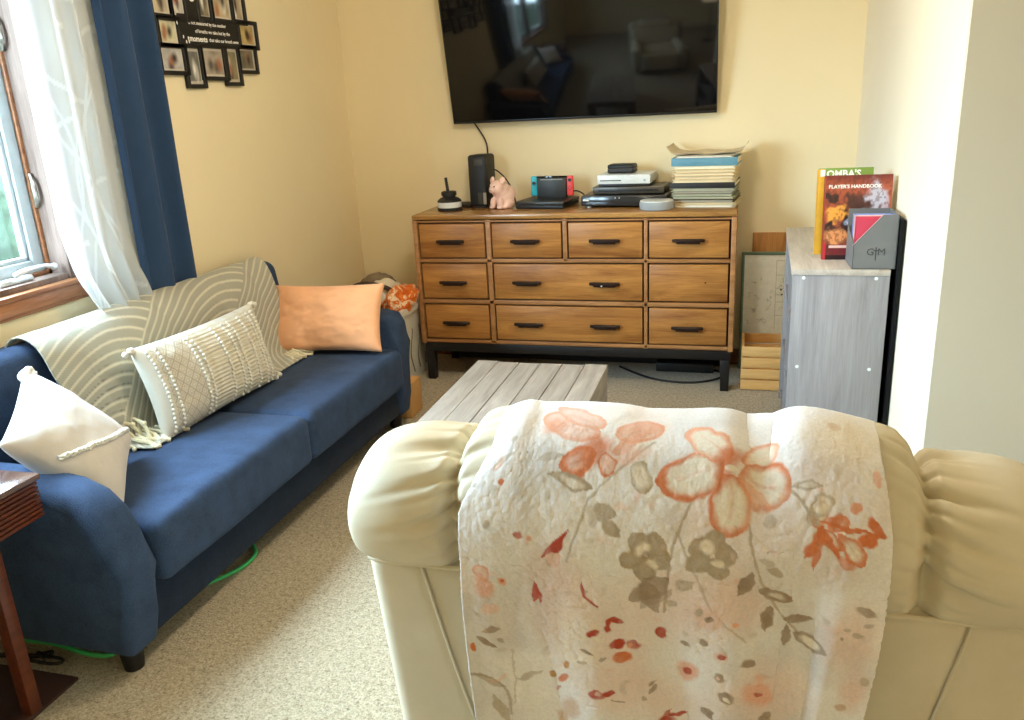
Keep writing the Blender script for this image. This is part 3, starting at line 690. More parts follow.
# ------------------------------------------------------------------ soft shapes
def cushion(mb, c, d, r, crown=0, cuts=22, rot=None, wob=0, seed=0, edge=0):
    bm = bmesh.new(); bmesh.ops.create_cube(bm, size=2)
    bmesh.ops.subdivide_edges(bm, edges=bm.edges[:], cuts=cuts, use_grid_fill=True)
    h = Vector(d)/2
    for v in bm.verts:
        q = Vector([math.sin(k*PI/2*.96)/math.sin(PI/2*.96) for k in v.co])
        p = Vector((q.x*h.x, q.y*h.y, q.z*h.z))
        i = Vector([max(-(h[k]-r), min(h[k]-r, p[k])) for k in range(3)])
        e = p-i
        if e.length > 1e-7: p = i+e.normalized()*min(r, e.length*1.0 if e.length < r else r)
        p.z += crown*(1-q.x**2)*(1-q.y**2)*(1 if q.z > 0 else .2)*abs(q.z)
        if wob:
            p += Vector((mnoise.noise(p*6+Vector((seed, 0, 0))), mnoise.noise(p*6+Vector((0, seed, 0))), mnoise.noise(p*6+Vector((0, 0, seed)))))*wob
        v.co = p
    M = Matrix.Translation(c) @ (rot.to_4x4() if rot is not None else Matrix())
    bm.transform(M)
    me = bpy.data.meshes.new('t'); bm.to_mesh(me); bm.free(); mb.bm.from_mesh(me); bpy.data.meshes.remove(me)
    return mb

def pillow_arrays(w, h, t, n=70, m=50, inset=.07, wr=.006, seed=0, pw=.42):
    u, v = np.meshgrid(np.linspace(-1, 1, n), np.linspace(-1, 1, m), indexing='ij')
    X = w/2*u*(1-inset*(1-v**2)*np.abs(u)); Y = h/2*v*(1-inset*(1-u**2)*np.abs(v))
    th = t/2*(np.clip((1-u**4)*(1-v**4), 0, 1)**pw)*(.72+.28*(1-u**2)*(1-v**2))
    wrk = wr*(fbm(u*3+seed, v*3, seed)-.5)*2*np.clip((1-u**2)*(1-v**2)*3, 0, 1)
    return u, v, X, Y, th+wrk, th-wrk

def pillow_mesh(name, mat, w, h, t, colf=None, n=70, m=50, inset=.07, wr=.006, seed=0, parent=None, dispf=None, pw=.42):
    u, v, X, Y, a, b = pillow_arrays(w, h, t, n, m, inset, wr, seed, pw)
    if dispf is not None: a = a+dispf(u, v)
    V = np.concatenate([np.stack([X, Y, a], -1).reshape(-1, 3), np.stack([X, Y, -b], -1).reshape(-1, 3)])
    me = bpy.data.meshes.new(name)
    i, j = np.meshgrid(np.arange(n-1), np.arange(m-1), indexing='ij'); q = (i*m+j).ravel()
    F1 = np.stack([q, q+m, q+m+1, q+1], 1); F2 = F1[:, ::-1]+n*m
    me.from_pydata(V.tolist(), [], np.concatenate([F1, F2]).tolist())
    if colf is not None:
        c = colf(u, v).reshape(-1, 3); setcols(me, np.concatenate([c, c]))
    bm = bmesh.new(); bm.from_mesh(me); bmesh.ops.remove_doubles(bm, verts=bm.verts, dist=1e-5); bm.to_mesh(me); bm.free()
    return fin(name, me, mat, parent, 180), (X, Y, a)

# ------------------------------------------------------------------ sofa
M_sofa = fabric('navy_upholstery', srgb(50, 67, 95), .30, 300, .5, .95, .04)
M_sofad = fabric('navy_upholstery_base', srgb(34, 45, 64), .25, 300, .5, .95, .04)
SY0, SY1 = 1.455, 3.335
T = thing('sofa', 'navy blue fabric two-seat sofa along the left wall under the window', 'sofa', (-1.79, 2.4, 0)); off = T.location.copy(); SOFA = T
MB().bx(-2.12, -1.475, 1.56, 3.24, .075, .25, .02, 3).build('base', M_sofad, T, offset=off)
for y0, y1, sd in ((1.60, 2.395, 1), (2.395, 3.205, 5)):
    mb = cushion(MB(), (-1.675, (y0+y1)/2, .312), (.50, y1-y0+.004, .185), .035, .012, 26, None, .003, sd)
    mb.build('seat_cushion', M_sofa, T, 180, offset=off)
    mb = MB(); tilt = Matrix.Rotation(R(-7.5), 3, 'Y')
    mb = cushion(mb, (-2.035, (y0+y1)/2, .50), (.155, y1-y0+.004, .60), .055, 0, 26, tilt, .003, sd+2)
    mb.build('back_cushion', M_sofa, T, 180, offset=off)
prof = [(-2.105, .075), (-1.47, .075), (-1.448, .16), (-1.442, .30), (-1.452, .40), (-1.482, .470), (-1.53, .518), (-1.60, .545), (-1.70, .555), (-2.105, .565)]
for y0, y1 in ((SY0, SY0+.135), (SY1-.135, SY1)):
    MB().prism(prof if y0 < 2 else [(-2.105, .075), (-1.47, .075), (-1.452, .16), (-1.446, .40), (-1.452, .50), (-1.475, .542), (-1.53, .556), (-2.105, .565)], 1, y0, y1, .034, 5).build('arm', M_sofa, T, 60, offset=off)
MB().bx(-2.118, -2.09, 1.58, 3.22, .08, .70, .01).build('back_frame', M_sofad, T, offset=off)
for sx in (-2.05, -1.525):
    for sy in (SY0+.07, SY1-.07):
        MB().cyl((sx, sy, 0), (sx, sy, .08), .026, .034, 20).build('leg', M_blk, T, offset=off)

T.rotation_euler.z = R(-1.1); T.location.x -= .017
# striped throw over the sofa back
def back_profile():
    p = [(-2.105, .70), (-2.118, .76), (-2.11, .80), (-2.085, .818), (-2.05, .815), (-2.012, .79), (-1.985, .74), (-1.968, .68), (-1.95, .58), (-1.935, .50), (-1.915, .432), (-1.87, .418), (-1.80, .416)]
    p = [Vector((a, 0, b)) for a, b in p]
    for _ in range(3):
        n = [p[0]]
        for a, b in zip(p, p[1:]): n += [a*.75+b*.25, a*.25+b*.75]
        p = n+[p[-1]]
    P = np.array([(q.x, q.z) for q in p]); L = np.concatenate([[0], np.cumsum(np.linalg.norm(np.diff(P, axis=0), axis=1))])
    s = np.linspace(0, L[-1], 160)
    return np.interp(s, L, P[:, 0]), np.interp(s, L, P[:, 1]), s
px_, pz_, ps_ = back_profile()
NU = 520
uu, ss = np.meshgrid(np.linspace(0, 1, NU), ps_, indexing='ij')
smax = ps_[-1]
near = 1.80+.20*(ss/smax)**1.2+.02*np.sin(ss*14); far = 3.135-.05*(ss/smax)+.015*np.sin(ss*11+1)
yy = near+(far-near)*uu
endcut = .50+.09*np.clip(np.abs(uu-.5)*2, 0, 1)**3   # hem wanders
sc_ = ss*np.where(ss > .3, 1, 1)
PX = np.interp(sc_, ps_, px_); PZ = np.interp(sc_, ps_, pz_)
fold = .004*np.sin(yy*9+ss*5)+.006*np.sin(yy*23-ss*8)*np.clip(ss/.3,0,1)+.006*(fbm(yy*8, ss*8, 3)-.5)
outw = np.clip(ss/.25, 0, 1)
PX = PX+.012+np.abs(fold)*outw*.9; PZ = PZ+.008+np.abs(fold)*.5
col = np.ones(uu.shape+(1,))*lin((170, 167, 152))
# nested long arcs, cream on grey-beige
best = np.full(uu.shape, 9.); dmin = None
cy = [1.55, 2.10, 2.72, 3.30]
ysk = yy+.42*(ss-.3)
val = np.zeros(uu.shape)
for k, c0 in enumerate(cy):
    r_ = np.sqrt(((ysk-c0)/1.0)**2+((ss-.80)/1.25)**2)
    inside = (r_ < .62) if k else np.ones_like(r_, bool)
    val = np.where(inside, r_+k*.013, val)
ph = val/.030+.25*fbm(yy*3, ss*3, 9); fr_ = ph-np.floor(ph)
stripe = np.clip(1-np.abs(fr_-.5)/.15, 0, 1)**.5
cream = lin((222, 215, 192)); col = col*(1-stripe[..., None])+cream*stripe[..., None]
dk = np.clip(1-np.abs(fr_-.78)/.06, 0, 1)*np.clip((ss-.20)/.2, 0, 1)*np.clip((fbm(yy*4, ss*4, 17)-.4)*5, 0, 1)*.8
col = col*(1-.85*dk[..., None])+lin((44, 46, 60))*.85*dk[..., None]
o = npmesh('throw_blanket', np.stack([PX, yy, PZ+.004*stripe*0], -1).reshape(-1, 3), NU, 160, vcmat('striped_throw_cloth', .95, .2, 500, .4), None, col.reshape(-1, 3))
sd = o.modifiers.new('thick', 'SOLIDIFY'); sd.thickness = .005; sd.offset = 1
tag(o, 'grey and cream striped throw blanket draped over the navy sofa back', 'blanket')
M_tas = fabric('cream_tassel_yarn', srgb(222, 212, 180), .15, 300, .5)
for k in range(19):
    if k < 12: y0 = 1.985+.012*k; x0 = -1.885+rnd.uniform(-.01, .04)+(.01*(k % 3)); dy = rnd.uniform(-.03, .06); dx = rnd.uniform(.03, .09)
    else: y0 = 2.93+.017*(k-12); x0 = -1.835; dx = rnd.uniform(.02, .07); dy = rnd.uniform(-.03, .03)
    z0 = .426
    if k in (1, 4, 7): z0 = .47; x0 -= .03
    pts = [(x0-.02, y0, z0+.02), (x0+dx*.35, y0+dy*.3+rnd.uniform(-.012, .012), z0+.008), (x0+dx*.7, y0+dy*.7+rnd.uniform(-.015, .015), .424), (x0+dx, y0+dy, .421)]
    MB().tube(pts, [.005, .0065, .0055, .007], 7, 2).sph(pts[1], .0085, (1, 1, .9), None, 10, 6).build('tassel', M_tas, o, 180)

# pillows
def put(o, bl, br, tl, push=0, lift=0):
    bl, br, tl = Vector(bl), Vector(br), Vector(tl)
    x = (br-bl); y = (tl-bl); c = bl+x/2+y/2
    M = frame3(c, x, y); M.translation = c+M.col[2].xyz*push+Vector((0, 0, lift)); o.matrix_world = M
M_peach = fabric('peach_cotton', srgb(244, 180, 134), .05, 420, .2)
T, _ = pillow_mesh('throw_pillow', M_peach,   .50, .305, .15, seed=3, wr=.012)
put(T, (-1.94, 3.03, .425), (-1.468, 3.095, .425), (-1.99, 3.15, .68), .015)
tag(T, 'plain peach orange lumbar pillow leaning on the far arm of the navy sofa', 'pillow')

M_tuft = fabric('cream_tufts', srgb(224, 218, 204), .08, 500, .5)
def lum_col(u, v):
    c = np.ones(u.shape+(1,))*lin((212, 204, 188))
    x = u*3.3; y = v*1.5
    # diamonds on the left third
    a = np.abs(((x+y)*2.6) % 1-.5); b = np.abs(((x-y)*2.6) % 1-.5)
    d = np.maximum(a, b); ln = ((d > .40) | ((d > .17) & (d < .25))).astype(float)
    msk = (u > -.86)*(u < -.42)
    c = c*(1-(.75*ln*msk)[..., None])+lin((172, 158, 138))*(.75*ln*msk)[..., None]
    for u0, w_, cl in ((-.22, .05, (198, 184, 150)), (.12, .06, (206, 190, 148)), (.40, .05, (204, 190, 156)), (.62, .05, (196, 182, 150)), (-.93, .04, (208, 200, 186))):
        m = np.clip(1-np.abs(u-u0)/w_, 0, 1)*(.5+.5*np.sin(v*60)); c = c*(1-.8*m[..., None])+lin(cl)*.8*m[..., None]
    m = .25*(np.sin(v*90)*.5+.5)*(np.abs(((u*6) % 1)-.5) < .3)*(u > -.3); c = c*(1-m[..., None])+lin((190, 176, 146))*m[..., None]
    return c
T, (PX_, PY_, PA_) = pillow_mesh('throw_pillow', vcmat('woven_cream_cloth', .95, .2, 380, .6), .63, .315, .16, lum_col, 240, 130, .06, .006, 8,
    dispf=lambda u, v: .0018*np.sin(v*70)*np.clip(1-((1-np.abs(u))*0), 0, 1)*(u > -.4)*np.clip((1-v**2)*3, 0, 1))
put(T, (-1.835, 2.095, .425), (-1.795, 2.72, .425), (-1.905, 2.065, .70), .035)
tag(T, 'long cream woven pillow with diamonds and tufted rows leaning on the striped throw', 'pillow')
for u0 in (-.90, -.80, -.40, -.33, .02, .20, .30, .52, .70, .80):
    i = int((u0+1)/2*239); tf = MB()
    for j in range(5, 125, 6):
        p = (PX_[i, j]+rnd.uniform(-.002, .002), PY_[i, j], PA_[i, j]+.003)
        tf.sph(p, .0062, (1, 1.1, .8), None, 8, 6)
    tf.build('tuft_row', M_tuft, T, 180)
for sx in (-1, 1):
    for sy in (-1, 1):
        cn = MB()
        for q in range(4): cn.sph((sx*(.310+.008*q*(q % 2)), sy*(.153-.006*(q//2)), rnd.uniform(-.004, .004)), .0105, (1, 1, .9), None, 10, 6)
        cn.build('corner_tassel', M_tuft, T, 180)


M_cream = fabric('cream_cotton', srgb(204, 194, 184), .06, 380, .25)
T, (PX_, PY_, PA_) = pillow_mesh('throw_pillow', M_cream, .365, .365, .15, None, 90, 90, .07, .004, 12, pw=.5)
C0 = Vector((-1.785, 1.70, .575)); a = Vector((-.18, .075, .185)); b2 = Vector((.0, .2, -.1))
M = frame3(C0, (a+b2), (a-b2)); M.translation = C0; T.matrix_world = M
if M.col[2].x < 0: T.matrix_world = frame3(C0, (a-b2), (a+b2))
tag(T, 'square cream pillow with a braided seam in the near corner of the navy sofa', 'pillow')
PIL = T
def on_pil(u, v, dz=.003):
    i = int(round((u+1)/2*89)); j = int(round((v+1)/2*89)); return Vector((PX_[i, j], PY_[i, j], PA_[i, j]+dz))
br = MB()
for strand in range(3):
    pts = []
    for k in range(60):
        t = k/59; u = -.1+.55*0+.95*(t-.5)*0; u_, v_ = BRAID(t)
        p = on_pil(u_, v_); ph = t*60+strand*2*PI/3; pts.append(p+Vector((.004*math.sin(ph), .004*math.sin(ph), .003+.003*math.cos(2*ph))))
    br.tube(pts, .0035, 6, 0)
br.build('braid', M_tuft, T, 180)
tp = MB()
for k in range(3):
    cc = Vector((.18*TOPC[0], .18*TOPC[1], 0))
    tp.tube([cc+Vector((-.01*TOPC[0]+.012*math.cos(q*.7+k*2.1)*(1+.1*k), -.01*TOPC[1]+.012*math.sin(q*.7+k*2.1), .016*math.sin(q*1.1+k))) for q in range(12)], .0085, 7, 1)
tp.build('corner_tassel', M_tuft, T, 180)

# ------------------------------------------------------------------ curtains
def curtain(name, mat, y0, y1, x0, zb, zt, folds, amp, n=220, m=90, seed=0, gather=0, colf=None, phase=0):
    u, v = np.meshgrid(np.linspace(0, 1, n), np.linspace(0, 1, m), indexing='ij')
    Zc = zb+(zt-zb)*v
    ph = 2*PI*folds*(u+.04*np.sin(2*PI*u*1.3+seed))+phase
    X = x0+amp*np.sin(ph)*(1-.25*(1-v))+.22*amp*np.sin(1.7*ph+seed)+.004*(fbm(u*9, v*4, seed)-.5)
    Yc = y0+(y1-y0)*u+.12*amp*np.cos(ph)
    if gather: # bunched up where it meets the sofa
        g = np.clip(1-v/.22, 0, 1)**1.6; Yc = Yc+g*gather*(.75-u); X = X+g*(.02+.02*np.sin(ph*1.7+v*30))
    return npmesh(name, np.stack([X, Yc, Zc], -1).reshape(-1, 3), n, m, mat, None, None if colf is None else colf(u, v, Yc, Zc).reshape(-1, 3))
m_sh, nt, b = newmat('sheer_voile'); nt.nodes.remove(b)
at = nt.nodes.new('ShaderNodeAttribute'); at.attribute_name = 'pattern'
df = nt.nodes.new('ShaderNodeBsdfDiffuse'); tl = nt.nodes.new('ShaderNodeBsdfTranslucent'); tr = nt.nodes.new('ShaderNodeBsdfTransparent')
df.inputs['Color'].default_value = srgb(220, 221, 220); tl.inputs['Color'].default_value = srgb(208, 211, 212)
a1 = nt.nodes.new('ShaderNodeMixShader'); a1.inputs[0].default_value = .35; lk(nt, df.outputs[0], a1.inputs[1]); lk(nt, tl.outputs[0], a1.inputs[2])
a2 = nt.nodes.new('ShaderNodeMixShader'); lk(nt, tr.outputs[0], a2.inputs[1]); lk(nt, a1.outputs[0], a2.inputs[2]); lk(nt, at.outputs['Fac'], a2.inputs[0])
lk(nt, a2.outputs[0], nt.nodes['Material Output'].inputs['Surface'])
def sheer_pat(u, v, Y, Z):
    op = np.full(u.shape, .80)
    L = u*.55
    for k in range(34):
        c0 = rnd.uniform(-.1, .65); z0 = rnd.uniform(.6, 2.3); r_ = rnd.uniform(.12, .35); sgn = 1 if k % 2 else -1
        d = np.abs(np.hypot(L-c0, (Z-z0)*.45)-r_*.6); seg = (np.abs(Z-z0) < r_*1.6)*(sgn*(L-c0) > 0)
        op = np.where((d < .0035)*seg > 0, .97, op)
    return np.repeat(op[..., None], 3, -1)
o = curtain('sheer_curtain', m_sh, 2.085, 2.45, -2.07, .80, 2.30, 3.2, .020, 340, 240, 2, .12, sheer_pat)
tag(o, 'white sheer curtain with pale leaf lines hanging at the window edge', 'curtain')
M_blue = fabric('blue_curtain_cloth', srgb(42, 64, 94), .08, 300, .15, .8, .1)
o = curtain('drape', M_blue, 2.41, 2.745, -2.07, .785, 2.30, 2.4, .032, 200, 60, 5, 0, None, 1.2)
sd = o.modifiers.new('thick', 'SOLIDIFY'); sd.thickness = .0012; sd.offset = 0
tag(o, 'dark blue drape hanging between the sheer curtain and the photo collage', 'curtain')
T = thing('curtain_rod', 'bronze curtain rod over the window', 'curtain rod', (-2.08, 1.5, 2.30))
MB().cyl((0, -1.25, 0), (0, 1.3, 0), .011).sph((0, 1.31, 0), .022).sph((0, -1.26, 0), .022).build('rod', M_iron, T)
for yb in (-1.1, 1.2): MB().cyl((0, yb, -.002), (-.08, yb, -.002), .006).cyl((-.078, yb, 0), (-.0795, yb, 0), .02).build('bracket', M_iron, T)

# ------------------------------------------------------------------ photo collage
T = thing('photo_collage', 'black photo collage frame with a white-lettered plaque on the left wall beside the blue drape', 'picture frame', (XL, 3.18, 1.7)); off = T.location
def tomap(mb): return mb
px0, px1 = XL+.002, XL+.02
phs = [(2.835, 1.796, 2.938, 1.95, 1), (2.954, 1.797, 3.028, 1.95, 2), (3.123, 1.804, 3.198, 1.94, 3), (3.219, 1.809, 3.351, 1.945, 4), (3.368, 1.812, 3.444, 1.94, 5),
  (2.853, 1.697, 2.962, 1.787, 6), (3.392, 1.713, 3.517, 1.802, 7), (2.838, 1.598, 2.982, 1.683, 8), (2.989, 1.549, 3.083, 1.686, 9), (3.094, 1.580, 3.254, 1.691, 10), (3.257, 1.559, 3.35, 1.695, 11), (3.365, 1.610, 3.488, 1.700, 12)]
def ring(mb, y0, z0, y1, z1, t=.016):
    for (a, b_, c, d) in ((y0-t, y0, z0-t, z1+t), (y1, y1+t, z0-t, z1+t), (y0, y1, z0-t, z0), (y0, y1, z1, z1+t)): mb.bx(px0, px1, a, b_, c, d, .0015, 1)
    mb.bx(px0, px0+.006, y0, y1, z0, z1)
M_fr = plain('black_frame', srgb(14, 11, 10), .5)
for (y0, z0, y1, z1, k) in phs:
    fmb = MB(); ring(fmb, y0, z0, y1, z1); fo = fmb.build('frame', M_fr, T, offset=off)
    u, v = np.meshgrid(np.linspace(0, 1, 26), np.linspace(0, 1, 30), indexing='ij')
    base = lin(((206, 190, 160), (214, 202, 184), (150, 136, 110), (196, 176, 140), (188, 168, 138), (214, 206, 170), (196, 170, 110), (196, 190, 182), (128, 124, 116), (178, 164, 146), (150, 138, 104), (124, 116, 96))[k-1])
    c = base*(.55+.75*fbm(u*3.5, v*3.5, k)[..., None])
    for q in range(3):
        cx, cz = rnd.uniform(.25, .75), rnd.uniform(.2, .6); cc = lin(rnd.choice([(240, 234, 222), (60, 46, 40), (170, 110, 80), (90, 84, 74)]))
        m = np.clip(1.3-np.hypot((u-cx)/.13, (v-cz)/.26), 0, 1)[..., None]; c = c*(1-m)+cc*m
    if k == 2:
        m = np.clip(1.3-np.hypot((u-.35)/.3, (v-.5)/.2), 0, 1)[..., None]; c = c*(1-m)+lin((150, 60, 50))*m
    m = ((u < .09) | (u > .91) | (v < .07) | (v > .93)).astype(float)[..., None]; c = c*(1-m*.7)+lin((222, 212, 196))*m*.7
    V = np.stack([np.full_like(u, px0+.0068), y0+(y1-y0)*u, z0+(z1-z0)*v], -1).reshape(-1, 3)-np.array(off)
    npmesh('photo', V, 26, 30, vcmat('photo_print_%d' % k, .35, 0, 60, 0, .4), fo, c.reshape(-1, 3))
pq = MB().bx(px0, px1-.003, 2.978, 3.376, 1.697, 1.812, .0015, 1).build('plaque', M_fr, T, offset=off)
for s, zl, szt, yl in (('is not measured by the number', 1.782, .0200, 3.16), ('of breaths we take but by the', 1.752, .0200, 3.19), ('that take our breath away', 1.722, .0200, 3.262)):
    text(s, szt, M_wtxt, 'lettering', pq, frame3(Vector((px1-.0026, yl, zl))-off, (0, 1, 0), (0, 0, 1)), .0003, 'CENTER', .0002)
text('moments', .031, M_wtxt, 'lettering', pq, frame3(Vector((px1-.0026, 3.085, 1.722))-off, (0, 1, 0), (.0, .0, 1)), .0003, 'CENTER', .0008)
# couple silhouette on the left of the plaque and a figure above it
MB().bx(px0, px1-.001, 3.03, 3.105, 1.80, 1.90, .001).build('silhouette_panel', M_fr, T, offset=off)
MB().sph((px1-.001, 3.075, 1.87), .016, (.1, 1, .6)).build('silhouette_mark', M_wtxt, T, offset=off)
sw_ = MB()
for k, (yy_, zz_) in enumerate(((2.962, 1.775), (2.974, 1.748), (2.988, 1.726), (3.003, 1.708), (3.02, 1.71), (3.018, 1.722))): sw_.sph((px1-.002, yy_, zz_), .006, (.15, .7, 1.2), None, 10, 6)
sw_.build('flourish', M_wtxt, T, offset=off)

# ------------------------------------------------------------------ corner behind the sofa
M_bin = plain('white_bin_plastic', srgb(226, 220, 204), .5)
T = thing('storage_bin', 'white storage bin full of bags in the corner behind the sofa', 'bin', (-1.885, 3.86, 0)); off = T.location
mb = MB()
def rr(w_, d_, r_, z):
    pts = []
    for cx, cy_, a0 in ((w_/2-r_, d_/2-r_, 0), (-w_/2+r_, d_/2-r_, 90), (-w_/2+r_, -d_/2+r_, 180), (w_/2-r_, -d_/2+r_, 270)):
        for k in range(6): a = R(a0+18*k); pts.append((cx+r_*math.cos(a), cy_+r_*math.sin(a), z))
    return pts
mb.grid([rr(.40, .66, .05, 0), rr(.44, .70, .05, .37), rr(.44, .70, .05, .40)], False, True)
mb.grid([rr(.39, .65, .05, .012), rr(.43, .69, .05, .40)], False, True)
V_ = mb.bm.verts; mb.bx(-.18, .18, -.31, .31, .002, .012)
mb.build('tub', M_bin, T)
mb = MB(); mb.grid([rr(.435, .695, .05, .396), rr(.475, .735, .06, .396), rr(.48, .74, .06, .41), rr(.475, .735, .06, .43), rr(.435, .695, .05, .432)], True, True)
mb.build('rim', M_bin, T)
mb = MB()
for k in range(5): mb.tube([(.214+.012*z_, -.2+.1*k+.02*math.sin(z_*25+k), .06+z_) for z_ in np.linspace(0, .24, 8)], .003, 6, 1)
mb.build('printed_squiggle', plain('grey_print', srgb(120, 116, 104), .6), T)
def lump(name, c, r, sc, mat, label, cat, seed, amp=.25):
    mb = MB().sph((0, 0, 0), r, sc, None, 40, 26)
    for v in mb.bm.verts:
        n = mnoise.noise(v.co*14+Vector((seed, 0, 0)))*.6+mnoise.noise(v.co*34+Vector((seed, 3, 0)))*.3
        v.co += v.co.normalized()*n*r*amp
    o = mb.build(name, mat, None, 180); o.location = c; return tag(o, label, cat)
m_or, nt, b = newmat('orange_wrapper'); vv = texco(nt); nn = noise_tex(nt, vv, 11, 3, .6, 2)
lk(nt, ramp(nt, nn, [(.40, srgb(214, 92, 24)), (.52, srgb(234, 128, 44)), (.56, srgb(244, 226, 200)), (.64, srgb(240, 200, 150)), (.7, srgb(206, 80, 30))]), b.inputs['Base Color']); b.inputs['Roughness'].default_value = .35
lump('snack_bag', (-1.715, 3.86, .455), .105, (.75, 1.4, .75), m_or, 'crinkled orange and white bag on top of the corner bin', 'bag', 1, .55)
lump('plastic_bag', (-1.83, 3.93, .475), .09, (1, 1.1, .8), plain('white_plastic_bag', srgb(228, 220, 200), .4), 'crumpled white plastic bag between the orange bag and the peach pillow', 'bag', 5, .4)
lump('black_bag', (-1.80, 3.64, .465), .075, (1.1, .9, .8), plain('black_bag_cloth', srgb(26, 24, 28), .6), 'small black bag on the near side of the corner bin', 'bag', 9, .3)
lump('grey_bag', (-1.92, 4.06, .475), .10, (1, .9, .85), plain('taupe_bag', srgb(132, 116, 96), .8), 'taupe cloth bag at the back of the corner bin', 'bag', 13, .3)
tag(MB().tube([(-2.0, 3.80, .48), (-1.96, 3.81, .535), (-1.90, 3.82, .555), (-1.84, 3.825, .55), (-1.785, 3.83, .535), (-1.755, 3.85, .515), (-1.78, 3.90, .50)], .012, 8, 2).build('bag_strap', plain('dark_strap', srgb(70, 56, 44), .7)), 'dark brown strap looping over the bags in the corner', 'strap')
M_card = plain('tan_cardboard', srgb(202, 156, 98), .75, 0, .2, 12, .08)
T = thing('cardboard_box', 'small tan cardboard box on the carpet just past the far sofa arm', 'box', (-1.59, 3.432, 0))
MB().bx(-.105, .105, -.07, .07, .001, .165, .003).build('body', M_card, T)
MB().bx(-.105, -.002, -.07, .07, .1655, .1685, .001).bx(.002, .105, -.07, .07, .1655, .1685, .001).build('flaps', M_card, T)

# ------------------------------------------------------------------ coffee table
M_plank = wood('weathered_grey_plank', srgb(134, 124, 114), srgb(178, 168, 158), 1, 6, 9, .75, .08)
T = thing('coffee_table', 'low grey weathered plank coffee table between sofa and dresser', 'table', (-.77, 2.71, 0))
tw, tl_, th_ = .545, .72, .40
pwid = tw/6
for k in range(6):
    ext = .012 if k in (0, 5) else 0
    g = (.0022, .0016, .003, .003, .003, .0016)[k]
    MB().bx(-tw/2+k*pwid+g/2, -tw/2+(k+1)*pwid-g/2, -tl_/2-ext, tl_/2+ext, th_-.03+rnd.uniform(-.001, .001), th_+rnd.uniform(-.001, .001), .0012, 1).build('plank', M_plank, T)
for s in (-1, 1):
    MB().bx(s*(tw/2-.012)-.011, s*(tw/2-.012)+.011, -tl_/2+.09, tl_/2-.09, th_-.115, th_-.03, .002).build('side_rail', M_plank, T)
    MB().bx(-tw/2+.09, tw/2-.09, s*(tl_/2-.03)-.011, s*(tl_/2-.03)+.011, th_-.115, th_-.03, .002).build('end_rail', M_plank, T)
    for s2 in (-1, 1): MB().bx(s*(tw/2-.045)-.044, s*(tw/2-.045)+.044, s2*(tl_/2-.045)-.044, s2*(tl_/2-.045)+.044, 0, th_-.03, .004).build('leg', M_plank, T)

# ------------------------------------------------------------------ side table
M_red = wood('red_brown_wood', srgb(66, 30, 20), srgb(108, 54, 34), 1, 7, 10, .35)
M_redtop = wood('dark_polished_wood', srgb(70, 48, 42), srgb(104, 76, 66), 1, 7, 10, .16, 0, spec=1.0)
T = thing('side_table', 'dark red-brown side table with a fluted edge beside the near sofa arm', 'table', (-1.87, 1.2, 0)); off = T.location
MB().bx(-2.11, -1.638, .97, 1.445, .595, .61, .003).build('table_top', M_redtop, T, offset=off)
mb = MB().bx(-2.10, -1.652, .985, 1.43, .495, .595)
for k in range(8): mb.bx(-2.105, -1.645, .978, 1.438, .498+k*.012, .507+k*.012, .0028)
mb.build('fluted_apron', M_red, T, offset=off)
for x, y in ((-1.69, 1.305), (-2.07, 1.305), (-1.69, 1.03), (-2.07, 1.03)): MB().box((x, y, .25), (.034, .034, .5), None, .003).build('leg', M_red, T, offset=off)
tag(MB().bx(-1.93, -1.70, 1.26, 1.375, .6108, .632, .004).build('remote_box', M_plk), 'flat black box lying on the side table', 'box')
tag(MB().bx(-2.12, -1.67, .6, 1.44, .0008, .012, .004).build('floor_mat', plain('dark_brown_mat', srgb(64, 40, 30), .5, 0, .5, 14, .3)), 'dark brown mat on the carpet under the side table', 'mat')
M_green = plain('green_cord', srgb(70, 200, 120), .5)
tag(MB().tube([(-2.10, 1.56, .009), (-1.96, 1.542, .009), (-1.86, 1.55, .009), (-1.77, 1.535, .009), (-1.70, 1.525, .009), (-1.63, 1.538, .009), (-1.68, 1.66, .009), (-1.70, 1.8, .009), (-1.59, 1.91, .009), (-1.53, 2.03, .009), (-1.55, 2.13, .009), (-1.70, 2.22, .009)], .0065, 8, 2).build('extension_cord', M_green), 'bright green cord on the carpet running under the sofa', 'cord')
mb = MB()
for k in range(3): mb.tube([(-1.98+rnd.uniform(0, .28), 1.45+rnd.uniform(0, .055), .018+rnd.uniform(0, .012)) for _ in range(6)], .0045, 7, 2)
tag(mb.build('tangled_cables', M_cable), 'tangle of black cables on the carpet below the near sofa arm', 'cable')
